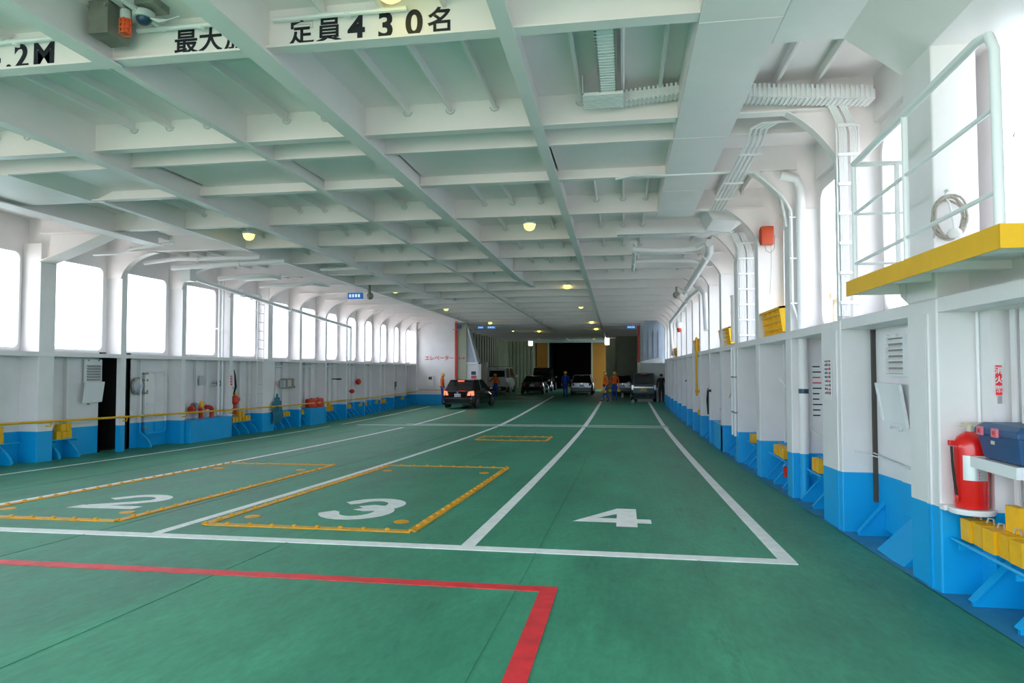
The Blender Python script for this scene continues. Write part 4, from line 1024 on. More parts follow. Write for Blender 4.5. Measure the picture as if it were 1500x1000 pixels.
# rope ends sagging between the far ribs
tag(MB().tube([(2.20,10.3,1.95),(2.3,10.2,1.80),(2.42,9.9,1.76),(2.2,9.75,1.76)], .012, 6).build('sagging_cable', 'white_gloss', None, True), 'white cable sagging between ribs left of the thick pipe', 'cable')
# mooring post outside
t = thing('mooring_post', 'pale pinkish post outside the right window beside the second pallet', 'post', (3.15, 10.6, .3)); MB().lathe([(.13,0),(.13,2.8),(.17,2.82),(.17,2.9)], n=14).build('shaft', 'beige', t, True); MB().lathe([(.2,0),(.2,.04)], n=14).build('foot', 'beige', t)
MB().box(2.9, 4.2, -2, 38, .2, .3).build('side_ledge', 'white_paint', wall_right)
# =================================================================== THINGS ON THE LEFT SIDE
hr = thing('handrail', 'long yellow tubular handrail along the left wall', 'handrail', (0,0,0))
pts = [(-11.22+(XN_L(y)+11.35), y, zf(y,-11.3)+ (.80 if y < 30 else .78)) for y in [7.5, 9.5, 10.8, 12, 13.9, 16, 17.9, 20, 22, 24.1, 27, 30, 33, 36.0, 37.7]]
MB().tube(pts, .024).build('rail', 'yellow_paint', hr, True)
MB().tube([(-11.6,37.85,.80),(-9.6,37.85,.80)], .024).build('rail', 'yellow_paint', hr, True)
for y in (11.95, 14.05, 16.2, 18.35, 20.6, 22.75, 24.93, 27.1, 29.3, 31.5, 33.6, 35.8):
    x = XN_L(y)
    MB().tube([(x,y,zf(y,-11.3)+.70),(x+.10,y,zf(y,-11.3)+.70),(x+.13,y,zf(y,-11.3)+.79)], .014, 6).build('bracket', 'yellow_paint', hr, True)
# racks of chocks along the left wall
groups = [(10.3,11.45,[(11.05,0),(10.93,0),(10.99,1),(10.78,0)],'beside the box pillar at the left edge'),
 (12.2,12.95,[(12.38,0),(12.52,0),(12.65,0),(12.44,1),(12.58,1)],'between the box pillar and the dark doorway'),
 (18.6,20.0,[(18.75,0),(18.92,0),(19.1,0),(19.28,0),(19.45,0),(19.6,0),(19.0,1),(19.18,1)],'under the red hydrant'),
 (21.5,22.3,[(21.62,0),(21.8,0),(21.98,0),(22.15,0)],'right of the teal hose bundle'),
 (22.75,23.4,[(22.85,0),(23.02,0),(23.2,0),(22.85,1)],'left of the red drums'),
 (24.9,26.1,[(25.0,0),(25.2,0),(25.4,0),(25.6,0),(25.85,0),(25.1,1),(25.5,1)],'just past the red drums'),
 (27.1,28.1,[(27.2,0),(27.4,0),(27.6,0),(27.8,0)],'below the slim white ladder'),
 (29.2,30.3,[(29.3,0),(29.55,0),(29.8,0),(29.4,1)],'below the red round disc'),
 (31.4,32.9,[(31.5,0),(31.75,0),(32.0,0),(32.3,0),(32.6,0)],'four bays before the white bulkhead'),
 (33.6,34.3,[(33.7,0),(33.95,0)],'below the dark square panel'),
 (35.6,36.4,[(35.8,0)],'nearest the white bulkhead')]
for y0, y1, lst, where in groups:
    z = zf((y0+y1)/2,-11.5)+.40
    rack(-1, y0, y1, z, 'blue chock rack on the left wall '+where)
    for i, (y, lv_) in enumerate(lst):
        chock((XP_L(y)+.24+(.05 if lv_ else 0), y, z+.015+(.165 if lv_ else 0)), math.pi, 'yellow wheel chock on the left rack '+where, 'yellow chocks '+where, i % 2)
# louvre, flap and porthole by the dark doorway
t = thing('louvre_vent', 'white louvre vent beside the dark doorway on the left', 'vent', (-11.72, 13.55, 1.78))
MB().box(0,.03,-.25,.25,0,.50).build('frame', 'white_gloss', t)
for i in range(6): MB().hexa([(.03,-.2,.06+i*.06),(.03,.2,.06+i*.06),(.05,.2,.03+i*.06),(.05,-.2,.03+i*.06),(.03,-.2,.075+i*.06),(.03,.2,.075+i*.06),(.055,.2,.04+i*.06),(.055,-.2,.04+i*.06)]).build('slat', 'grey', t)
for y in (-.15,.15): MB().lathe([(.02,0),(.02,.05)], (0,y,.48), 8, axis='x').build('hinge', 'steel', t)
t = thing('vent_flap', 'hinged white flap hanging open beside the dark doorway', 'flap', (-11.68, 13.50, 1.33)); t.rotation_euler = (0, math.radians(8), 0)
MB().box(0,.025,-.28,.28,0,.46).build('panel', 'white_gloss', t, bevel=.005); MB().box(.025,.035,-.26,.26,.40,.44).build('rim', 'white_gloss', t); MB().lathe([(.02,0),(.02,.05)], (0,-.12,-.03), 8, axis='x').build('toggle', 'steel', t)
pt = thing('porthole', 'round bright porthole with dark hinged ring on the left wall', 'porthole', (-11.74, 14.98, 1.65))
MB().lathe([(.20,0),(.22,.02),(.22,.05),(.17,.06)], n=24, axis='x').build('ring', 'dull_steel', pt, True)
MB().lathe([(.165,.05),(.165,.066),(.0,.068)], n=24, axis='x').build('pane', 'porthole_glass', pt, True)
MB().box(.0,.05,.15,.36,-.16,-.11).box(.0,.05,.15,.36,.11,.16).build('hinge', 'dull_steel', pt)
for a in range(4): MB().lathe([(.025,.05),(.025,.08)], (0,.2*math.cos(a*1.57+.78),.2*math.sin(a*1.57+.78)), 8, axis='x').build('dog', 'dull_steel', pt)
d2 = struct('door_2')
MB().box(-11.76,-11.72,15.22,16.02,.42,2.0).build('door_panel', 'hull_left', d2, bevel=.03)
mb = MB().tube([(-11.70,y,z) for y,z in rrect(15.24,16.0,.44,1.98,.13,4)], .028, 6, closed=True); mb.build('door_rim', 'hull_left', d2, True)
MB().box(-11.73,-11.68,15.60,15.64,.5,1.95).build('door_stiffener', 'hull_left', d2); MB().box(-11.73,-11.69,15.3,15.95,1.18,1.23).build('door_stiffener', 'hull_left', d2)
for z in (1.93,1.45,.9,.6): MB().box(-11.72,-11.62,15.12,15.25,z,z+.04).build('door_dog', 'dull_steel', d2)
# blue lockers
t = thing('blue_locker', 'long blue steel locker under the red vent pipes on the left', 'locker', (-11.42, 17.27, zf(17.3,-11.4)))
MB().box(-.32,.2,-.92,.88,0,.60).build('body', 'blue_paint', t, bevel=.01); MB().box(-.33,.21,-.93,.89,.585,.605).build('lid', 'blue_paint', t)
t = thing('blue_locker', 'bright blue locker below the red drums on the left', 'locker', (-11.42, 23.9, zf(23.9,-11.4)))
MB().box(-.32,.2,-.55,.6,0,.62).build('body', 'blue_paint', t, bevel=.01); MB().box(-.33,.21,-.56,.61,.605,.625).build('lid', 'blue_paint', t)
# red vent pipes on the first locker
for y, lb in ((17.22,'red gooseneck vent pipe with yellow valve on the long blue locker'),(17.72,'second red gooseneck vent pipe on the long blue locker')):
    t = thing('vent_pipe', lb, 'pipe', (-11.5, y, zf(17.3,-11.4)+.605))
    MB().tube([(0,0,0),(0,0,.20),(0,-.05,.27),(0,-.15,.31),(0,-.28,.30)] if y < 17.5 else [(0,0,0),(0,0,.2),(0,-.05,.27),(0,-.16,.30),(0,-.28,.30)], .06, 12).build('pipe', 'red_paint', t, True)
    if y < 17.5:
        MB().lathe([(.10,-.06),(.12,-.03),(.12,.03),(.06,.06)], (0,-.30,.33), 14, axis='y').build('valve_body', 'dull_steel', t, True)
        MB().lathe([(.05,0),(.07,.1),(.03,.2)], (0,.02,.28), 10).build('valve_wheel', 'chock_yellow', t, True)
        MB().lathe([(.09,-.05),(.11,0)], (0,-.42,.27), 12, axis='y').build('flange', 'red_paint', t, True)
# hydrant with black lance
t = thing('fire_hydrant', 'red fire hydrant with yellow cap on the left pillar', 'hydrant', (-11.45, 18.80, .72))
MB().lathe([(.07,0),(.07,.08),(.05,.1),(.05,.28),(.11,.34),(.12,.44),(.08,.52),(.04,.55)], n=14).build('body', 'red_paint', t, True); MB().lathe([(.05,.55),(.06,.60),(.02,.64)], n=10).build('cap', 'chock_yellow', t, True)
MB().lathe([(.06,0),(.07,.12)], (0,.05,.42), 10, axis='y').build('outlet', 'red_paint', t, True); MB().box(-.3,.0,-.03,.03,.1,.16).build('wall_arm', 'red_paint', t)
t = tag(MB().tube([(0,0,0),(.03,.06,.25),(.02,.02,.62),(0,0,.75)], [.02,.035,.02,.01]).box(-.3,0,-.01,.01,.2,.22).build('fire_lance', 'rubber', None, True), 'thin black lance pointing up above the left hydrant', 'nozzle'); t.location = (-11.45, 18.72, 1.28)
t = thing('hydrant_sign', 'narrow red sign on the left pillar above the hydrant', 'sign', (XN_L(18)+.008, 18.42, 1.58)); MB().box(-.004,.004,-.04,.04,0,.28).build('plate', 'lane_red', t)
for i in range(3): MB().box(.004,.006,-.02,.02,.04+.08*i,.09+.08*i).build('character', 'plate_white', t)
t = thing('valve_disc', 'dark green round valve disc beside the left pipes', 'valve', (-11.55, 18.12, 1.64)); MB().lathe([(.09,-.02),(.10,0),(.09,.02)], n=16, axis='x').build('disc', 'green_disc', t, True); MB().lathe([(.03,0),(.03,.04)], n=8, axis='x').build('hub', 'steel', t); MB().box(-.22,0,-.02,.02,-.02,.02).build('stem', 'steel', t)
# vertical pipes, panel
for y, lb in ((18.02,'slim white vertical pipe left of the hydrant pillar'),(18.20,'second slim white vertical pipe left of the hydrant pillar')):
    t = tag(MB().tube([(-11.5,y,.75),(-11.5,y,4.6)], .03).box(-11.78,-11.5,y-.02,y+.02,1.5,1.53).box(-11.78,-11.5,y-.02,y+.02,3.2,3.23).build('white_pipe', 'white_gloss', None, True), lb, 'pipe')
t = thing('data_plate', 'pale grey rectangular plate on the left wall above the long locker', 'plate', (-11.675, 17.48, 1.60)); MB().box(-.01,.01,-.10,.10,0,.27).build('plate', 'light_grey', t); MB().box(-.085,-.01,-.02,.02,.1,.14).build('standoff', 'grey', t)
# ladders
def ladder(y0, y1, z0, z1, x, label, step=.28):
    t = thing('ladder', label, 'ladder', (0,0,0))
    for y in (y0, y1): MB().tube([(x,y,z0),(x,y,z1)], .014, 6).build('stile', 'white_gloss', t, True)
    n = int((z1-z0)/step)
    for i in range(n+1): MB().tube([(x,y0,z0+.05+i*step),(x,y1,z0+.05+i*step)], .010, 6).build('rung', 'light_grey', t, True)
    for z in (z0+.3, z1-.3): MB().tube([(x,y0,z),(x-.4,y0,z)], .01, 6).build('standoff', 'white_gloss', t)
ladder(19.75, 20.12, .95, 4.2, -11.30, 'tall white ladder on the left wall beside the box pillar')
ladder(26.85, 27.15, 2.45, 3.75, XN_L(27)+.05, 'short white ladder above the left sill at the boom end')
# sloping boom
t = thing('boom', 'long white boom slanting down along the left windows', 'boom', (0,0,0))
MB().tube([(-11.0,15.9,4.42),(-11.1,20.5,4.12),(-11.22,26.9,3.76)], .055, 10).build('spar', 'white_gloss', t, True)
MB().box(-11.15,-10.85,15.7,15.95,4.30,4.7).build('pivot', 'white_gloss', t); MB().tube([(-11.24,26.95,2.4),(-11.24,26.95,3.80)], .06, 10).build('rest_post', 'white_gloss', t, True)
for y, z in ((18.5,4.24),(21.5,4.06)): MB().lathe([(.085,-.04),(.085,.04)], (-11.06-.015*(y-18),y,z), 10, axis='y').build('collar', 'white_gloss', t, True)
# pipes under the left ceiling
def lpipe(pts, r, label):
    t = thing('ceiling_pipe', label, 'pipe', (0,0,0)); MB().tube(pts, r, 10).build('run', 'white_gloss', t, True)
    p = Vector(pts[len(pts)//2]); MB().lathe([(r*1.3,-.03),(r*1.3,.03)], p, 10, axis='x').build('flange', 'white_gloss', t, True)
lpipe([(-11.3,14.6,4.60),(-10.4,14.6,4.68),(-9.9,14.6,4.66),(-8.3,14.6,4.66)], .05, 'thick white cross pipe under the left ceiling before the boom')
lpipe([(-11.0,15.2,4.56),(-9.2,15.2,4.62),(-8.0,15.2,4.66)], .065, 'second thick white cross pipe under the left ceiling')
lpipe([(-10.9,17.0,4.52),(-9.7,17.0,4.58),(-9.5,17.2,4.6),(-9.5,17.7,4.62),(-9.7,17.8,4.62),(-10.6,17.8,4.6)], .06, 'looped white pipe under the left ceiling')
lpipe([(-10.7,18.8,4.52),(-9.4,18.8,4.55),(-9.1,19.0,4.6),(-9.0,19.8,4.62)], .055, 'curved white pipe aft of the looped pipe')
lpipe([(-7.9,16.9,4.68),(-6.6,16.9,4.70)], .04, 'short white cross pipe between the left girders')
lpipe([(-11.2,12.9,4.52),(-10.6,12.9,4.52),(-10.3,12.9,4.62),(-9.3,12.9,4.72)], .03, 'thin bent white pipe near the left box pillar')
lpipe([(-11.45,19.0,4.38),(-11.45,19.6,4.30),(-11.45,20.1,4.34)], .09, 'lumpy lagged pipe over the left windows near the ladder')
t = tag(MB().lathe([(.0,0),(.06,.02),(.11,.12),(.12,.13)], n=14, axis='y').box(-.03,.03,.0,.12,.0,.65).build('horn_speaker', 'dull_steel', None, True), 'dull brass horn beside the left blue sign', 'horn'); t.location = (-8.15, 21.0, 4.42)
# teal hose bundle, grey box, signs
t = thing('hose_bundle', 'dark teal bundle of hoses hanging on the left wall', 'hose', (-11.28, 20.98, .28))
for i in range(5):
    y = -.22+.11*i; MB().tube([(0,y,0),(.04,y+.03,.25),(.0,y-.02,.55),(.0,y+.02,.95-.12*abs(i-2))], [.05,.07,.06,.03]).build('hose', 'teal', t, True)
for z in (.2,.45): MB().tube([(.09,-.15+.08*math.cos(a),z+.1*math.sin(a)) for a in [i*math.pi/6 for i in range(12)]], .02, 6, closed=True).build('loop', 'teal', t, True)
t = thing('junction_box', 'grey green junction box with a hanging cable on the left wall', 'box', (-11.6, 22.35, 1.38)); MB().box(-.15,.08,-.28,.28,0,.33).build('case', 'dull_steel', t, bevel=.01); MB().box(-.1,.05,-.42,-.28,.02,.28).build('side_case', 'light_grey', t); MB().tube([(.04,.28,.1),(.06,.45,-.05),(.06,.6,.0),(.04,.62,.5),(.0,.62,.95)], .018, 6).build('cable', 'rubber', t, True); MB().box(.08,.09,-.2,.05,.05,.28).build('cover', 'beige', t)
t = thing('no_fire_sign', 'small red and white sign above the teal hoses', 'sign', (-11.66, 21.60, 1.45)); MB().box(-.01,.0,-.12,.12,0,.16).build('plate', 'plate_white', t); MB().tube([(.004,.07*math.cos(a),.08+.07*math.sin(a)) for a in [i*math.pi/8 for i in range(16)]], .012, 6, closed=True).build('ring', 'lane_red', t); MB().box(-.1,-.01,-.02,.02,.06,.1).build('standoff', 'grey', t)
for i, (y, lb) in enumerate(((23.75,'left one of the two dark red drums on the blue locker'),(24.25,'right one of the two dark red drums on the blue locker'))):
    t = thing('drum', lb, 'drum', (-11.4, y, zf(24,-11.4)+.625)); MB().lathe([(.20,0),(.22,.02),(.22,.14),(.20,.16),(.22,.18),(.22,.30),(.19,.33)], n=18).build('shell', 'red_paint', t, True); MB().lathe([(.03,.33),(.03,.36)], n=8).build('bung', 'black', t)
for y, z, lb in ((26.3,1.62,'short black strap on a left pillar'),):
    t = tag(MB().box(-.3,.02,-.02,.02,-.02,.02).box(-.01,.03,-.2,.2,-.03,.03).build('black_strap', 'black'), lb, 'strap'); t.location = (-11.45, y, z)
for y, z, r, lb in ((29.2,1.45,.13,'red round disc on a far left pillar'),(28.4,1.05,.09,'dark red round valve on the far left wall')):
    t = thing('red_disc', lb, 'disc', (XP_L(y)+.16, y, z)); MB().lathe([(r*.5,-.10),(r,-.05),(r*1.05,0),(r,.05),(r*.5,.10)], n=14, axis='x').build('disc', 'red_paint', t, True); MB().box(-.15,0,-.02,.02,-.02,.02).build('stem', 'red_paint', t)
t = thing('dark_panel', 'dark square panel on the far left wall', 'panel', (XN_L(34)-.05, 33.95, 1.05)); MB().box(-.02,.02,-.28,.28,.02,.30).build('screen', 'navy', t); MB().box(-.4,0,-.2,.2,-.12,.0).build('shelf', 'dull_steel', t)
for a, b in ((21.0,22.2),(23.0,24.5),(25.1,26.4),(27.2,28.6),(29.4,30.6),(31.5,32.7),(33.8,34.8)):
    t = tag(MB().tube([(XP_L(a)+.14,a,sill_l(a)-.22),(XP_L(b)+.14,b,sill_l(b)-.22)], .035).build('wall_pipe', 'white_gloss', None, True), 'white pipe length under the left sill, %s of seven' % {21.0:'nearest',23.0:'second',25.1:'third',27.2:'fourth',29.4:'fifth',31.5:'sixth',33.8:'farthest'}[a], 'pipe', 'white pipes under the left sill')
# posts outside the left windows
MB().box(-14.5, -12.2, -2, 13.5, .6, .7).box(-14.5, -12.2, 15.1, 38, .6, .7).build('side_ledge', 'white_paint', wall_left)
for y, h, lb in ((22.0,2.95,'white round post outside the left windows near the ladder'),(28.9,2.9,'far white post outside the left windows')):
    t = thing('vent_post', lb, 'post', (-13.0, y, .7)); MB().lathe([(.2,0),(.2,h-.9),(.23,h-.88),(.23,h-.7),(.18,h-.68)], n=14).build('shaft', 'white_paint', t, True); MB().box(-.6,.5,-.9,.6,h-1.15,h-1.0).build('ledge', 'white_paint', t)
# =================================================================== VEHICLES (rear faces -Y in local space)
def superring(y, hw, z0, z1, hw_top, n_side=3, r=.10):
    """cross-section: flat bottom, flanks with tumblehome, rounded shoulders"""
    h = z1-z0
    half = [(hw*.90, z0), (hw*.985, z0+.08*h), (hw, z0+.38*h), (hw*.99, z0+.62*h), (hw_top+(hw-hw_top)*.35, z0+.86*h), (hw_top*.93, z1-.02*h), (hw_top*.6, z1)]
    return [(x, y, z) for x, z in half]+[(-x, y, z) for x, z in reversed(half)]
def make_car(label, loc, rz, paint, L, W, H, belt, kind, plate='plate_white', lit=False, roof_rack=False):
    t = thing('car', label, 'car' if kind != 'van' else 'van', loc, rz)
    hw = W/2; gc = .19
    hood = {'hatch': .92, 'suv': 1.0, 'van': .95, 'kei': .95, 'sedan': .92}[kind]
    # lower body
    nose = .82*belt if kind not in ('van', 'kei') else .92*belt
    st = [(0.02, hw*.86, gc+.08, belt*.93, hw*.80), (.10, hw*.95, gc+.02, belt*.985, hw*.88), (.45, hw, gc, belt, hw*.93), (L*.35, hw, gc-.02, belt, hw*.94), (L*.62, hw, gc-.02, belt*.985, hw*.94),
          (L*.72, hw*.99, gc, belt*.96, hw*.90), (L*.88, hw*.95, gc+.02, nose, hw*.82), (L*.97, hw*.84, gc+.06, nose*.86, hw*.70), (L, hw*.70, gc+.12, nose*.72, hw*.58)]
    MB().loft([superring(*s) for s in st]).build('body', paint, t, True)
    # greenhouse: glass core with roof and pillars
    if kind == 'sedan': rear_b, rear_t, fr_t, fr_b = .70, 1.30, L*.58, L*.74
    elif kind == 'hatch': rear_b, rear_t, fr_t, fr_b = .12, .55, L*.55, L*.75
    elif kind == 'suv': rear_b, rear_t, fr_t, fr_b = .10, .32, L*.56, L*.70
    elif kind == 'van': rear_b, rear_t, fr_t, fr_b = .05, .14, L*.80, L*.95
    else: rear_b, rear_t, fr_t, fr_b = .06, .20, L*.70, L*.88
    wb, wt = hw*.90, hw*(.72 if kind in ('hatch', 'sedan') else .82)
    zt = H-.05
    def gl(y0, y1, x0, x1, z0, z1): return [(-x0, y0, z0), (x0, y0, z0), (x0, y1, z0), (-x0, y1, z0)]
    g = MB().loft([[(-wb*.98, rear_b, belt-.03), (wb*.98, rear_b, belt-.03), (wb*.98, fr_b, belt-.05), (-wb*.98, fr_b, belt-.05)],
                   [(-wt*.99, rear_t, zt), (wt*.99, rear_t, zt), (wt*.99, fr_t, zt), (-wt*.99, fr_t, zt)]])
    g.build('windows', 'car_glass', t)
    ym = (rear_t+fr_t)/2
    MB().loft([[(-wt, rear_t-.06, zt-.02), (wt, rear_t-.06, zt-.02), (wt, fr_t+.04, zt-.03), (-wt, fr_t+.04, zt-.03)],
               [(-wt*.97, rear_t-.02, zt+.025), (wt*.97, rear_t-.02, zt+.025), (wt*.97, fr_t-.05, zt+.02), (-wt*.97, fr_t-.05, zt+.02)],
               [(-wt*.75, rear_t+.12, H), (wt*.75, rear_t+.12, H), (wt*.75, fr_t-.25, H), (-wt*.75, fr_t-.25, H)]]).build('roof', paint, t, True)
    for sx in (-1, 1):
        def pil(yb, yt, wbot, wtop, name='pillar'):
            MB().loft([[(sx*(wb-.035), yb, belt-.04), (sx*(wb+.012), yb, belt-.04), (sx*(wb+.012), yb+wbot, belt-.04), (sx*(wb-.035), yb+wbot, belt-.04)],
                       [(sx*(wt-.035), yt, zt), (sx*(wt+.010), yt, zt), (sx*(wt+.010), yt+wtop, zt), (sx*(wt-.035), yt+wtop, zt)]]).build(name, paint, t)
        pil(rear_b-.01, rear_t-.01, .30 if kind in ('hatch', 'sedan') else .14, .22 if kind in ('hatch', 'sedan') else .12)
        pil(L*.40, L*.39, .08, .07); pil(fr_b-.09, fr_t-.06, .08, .07)
        # mirrors
        m_ = MB().loft([[(sx*(hw+.03), fr_b-.32, belt), (sx*(hw+.20), fr_b-.30, belt), (sx*(hw+.20), fr_b-.16, belt), (sx*(hw+.03), fr_b-.16, belt)],
                        [(sx*(hw+.04), fr_b-.32, belt+.15), (sx*(hw+.19), fr_b-.30, belt+.14), (sx*(hw+.19), fr_b-.16, belt+.14), (sx*(hw+.04), fr_b-.16, belt+.15)]])
        m_.box(min(sx*(hw-.05), sx*(hw+.05)), max(sx*(hw-.05), sx*(hw+.05)), fr_b-.26, fr_b-.2, belt-.01, belt+.03)
        m_.build('mirror', paint, t, True)
        # tail lamps
        lm = 'tail_lit' if lit else 'tail_red'
        if kind in ('hatch', 'sedan'):
            MB().loft([[(sx*hw*.62, -.035, belt*.72), (sx*hw*.94, .06, belt*.72), (sx*hw*.97, .2, belt*.72), (sx*hw*.62, .1, belt*.72)],
                       [(sx*hw*.70, -.02, belt*.93), (sx*hw*.93, .06, belt*.96), (sx*hw*.95, .22, belt*.96), (sx*hw*.70, .12, belt*.93)]]).build('tail_lamp', lm, t)
        elif kind == 'van': MB().box(min(sx*hw*.62, sx*hw*.93), max(sx*hw*.62, sx*hw*.93), -.0, .06, .36, .46).build('tail_lamp', lm, t)
        else: MB().box(min(sx*hw*.80, sx*hw*.97), max(sx*hw*.80, sx*hw*.97), .02, .14, belt*.72, belt*1.0).build('tail_lamp', 'chrome' if kind == 'kei' else lm, t, bevel=.01)
        if kind != 'van': MB().box(min(sx*hw*.62, sx*hw*.86), max(sx*hw*.62, sx*hw*.86), -.035, .06, .30, .37).build('reflector', 'tail_red', t)
        MB().box(min(sx*hw*.3, sx*(hw-.02)), max(sx*hw*.3, sx*(hw-.02)), L*.70, L*.72, belt*.9, belt*.92).build('hood_seam', 'plastic_dark', t)
        MB().box(min(sx*(hw-.02), sx*(hw+.02)), max(sx*(hw-.02), sx*(hw+.02)), L*.45, L*.49, belt*.80, belt*.83).build('door_handle', paint, t)
    # rear glass on the tailgate (proud of the core) and its frame
    if kind in ('van', 'kei', 'suv'):
        MB().loft([[(-wb, rear_b-.03, belt-.05), (wb, rear_b-.03, belt-.05), (wb, rear_b+.05, belt-.05), (-wb, rear_b+.05, belt-.05)],
                   [(-wb*.99, rear_b-.02, belt+.04), (wb*.99, rear_b-.02, belt+.04), (wb*.99, rear_b+.06, belt+.04), (-wb*.99, rear_b+.06, belt+.04)]]).build('tailgate_sill', paint, t)
        for sx in (-1, 1):
            MB().loft([[(sx*wb*.86, rear_b-.02, belt), (sx*wb, rear_b-.02, belt), (sx*wb, rear_b+.08, belt), (sx*wb*.86, rear_b+.08, belt)],
                       [(sx*wt*.86, rear_t-.03, zt), (sx*wt, rear_t-.03, zt), (sx*wt, rear_t+.08, zt), (sx*wt*.86, rear_t+.08, zt)]]).build('tailgate_frame', paint, t)
    if kind == 'van': MB().box(-wt, wt, rear_t-.05, rear_t+.06, zt-.20, zt).build('tailgate_top', paint, t)
    MB().box(-.16 if kind != 'van' else -.12, .16 if kind != 'van' else .12, rear_t-.10, rear_t-.02, zt-.05, zt-.015).build('high_mount_lamp', 'tail_lit' if lit else 'tail_red', t)
    # bumper, plate, emblem, wiper, exhaust
    bm_ = MB().loft([[(-hw*.80, -.05, gc+.10), (hw*.80, -.05, gc+.10), (hw*.97, .22, gc+.06), (-hw*.97, .22, gc+.06)],
               [(-hw*.86, -.07, gc+.28), (hw*.86, -.07, gc+.28), (hw*.99, .25, gc+.28), (-hw*.99, .25, gc+.28)],
               [(-hw*.82, -.02, gc+.36), (hw*.82, -.02, gc+.36), (hw*.97, .25, gc+.38), (-hw*.97, .25, gc+.38)]])
    bm_.build('bumper', paint if kind != 'van' else 'plastic_dark', t, True)
    MB().box(-hw*.75, hw*.75, -.045, .1, gc+.02, gc+.11).build('bumper_valance', 'plastic_dark', t)
    pz = belt*.72 if kind not in ('van',) else .44
    pl = MB().box(-.165, .165, -.045, -.01, pz-.083, pz+.083).build('number_plate', plate, t)
    for i in range(4): MB().box(-.13+i*.07, -.085+i*.07, -.048, -.045, pz-.05, pz+.02).build('plate_digit', 'grey' if plate == 'plate_white' else 'green_disc', pl)
    MB().lathe([(.05, -.03), (.05, .0)], (0, 0, belt*.88), 14, axis='y').build('emblem', 'chrome', t)
    if kind == 'kei': MB().box(-hw*.78, hw*.78, -.02, .05, belt*.83, belt*.91).build('chrome_garnish', 'chrome', t)
    MB().tube([(.0, rear_b-.03, belt+.03), (.25, rear_b+(rear_t-rear_b)*.2-.04, belt+.12)], .010, 6).build('rear_wiper', 'plastic_dark', t)
    if roof_rack:
        for sx in (-1, 1): MB().tube([(sx*wt*.9, rear_t+.1, H+.08), (sx*wt*.9, fr_t-.3, H+.08)], .025, 6).build('roof_rack', 'plastic_dark', t)
        for k in range(4): MB().tube([(-wt*.9, rear_t+.2+k*.7, H+.08), (wt*.9, rear_t+.2+k*.7, H+.08)], .02, 6).build('roof_rack', 'plastic_dark', t)
    # wheels
    R = .30 if kind in ('hatch', 'sedan') else .29
    if kind == 'suv': R = .34
    for y in (.62, L*.80):
        for sx in (-1, 1):
            w_ = MB().lathe([(R*.62, -.09), (R*.92, -.095), (R, -.06), (R, .06), (R*.92, .095), (R*.62, .09)], (sx*(hw-.085), y, R), 20, axis='x').build('wheel', 'rubber', t, True)
            MB().lathe([(R*.64, -.088), (R*.60, -.07), (.0+.05, -.075), (.03, -.09)] if sx < 0 else [(R*.64, .088), (R*.60, .07), (.05, .075), (.03, .09)], (sx*(hw-.085), y, R), 16, axis='x').build('rim', 'chrome', w_, True)
            for k in range(5):
                a = 2*math.pi*k/5; ca, sa = math.cos(a), math.sin(a); xx = sx*(hw-.085)+sx*.085
                MB().tube([(xx, y+.05*ca, R+.05*sa), (xx, y+R*.6*ca, R+R*.6*sa)], .022, 5).build('spoke', 'chrome', w_)
            # dark arch
            MB().lathe([(R*1.16, 0), (R*1.16, .012), (R*1.0, .012)], (sx*(hw-.004)-(.012 if sx < 0 else 0), y, R+.01), 20, axis='x').build('wheel_arch', 'plastic_dark', t)
    return t
make_car('black hatchback driving in with its tail lamps lit beside the red post', (-8.38, 34.0, 0), math.radians(-7), 'car_black', 3.95, 1.68, 1.47, .92, 'hatch', lit=True)
make_car('white van with roof rack parked far behind the black hatchback', (-9.95, 53.3, 0), 0, 'car_white', 4.6, 1.66, 2.06, 1.27, 'van', roof_rack=True)
make_car('black sedan parked right of the white van', (-7.05, 52.6, 0), 0, 'car_black', 4.4, 1.78, 1.42, .94, 'sedan')
make_car('black tall utility car parked behind the black sedan', (-7.0, 58.6, 0), 0, 'car_black', 4.3, 1.76, 2.05, 1.15, 'suv')
make_car('silver hatchback parked beside the worker in blue', (-3.18, 52.0, 0), 0, 'car_silver', 4.1, 1.70, 1.52, .95, 'hatch')
make_car('silver hatchback half hidden behind the two orange workers', (-.12, 51.8, 0), 0, 'car_silver', 4.1, 1.64, 1.52, .95, 'hatch')
make_car('dark navy boxy small car with yellow number plate beside the right wall', (1.16, 41.6, 0), 0, 'car_navy', 3.39, 1.475, 1.76, 1.02, 'kei', plate='plate_yellow')
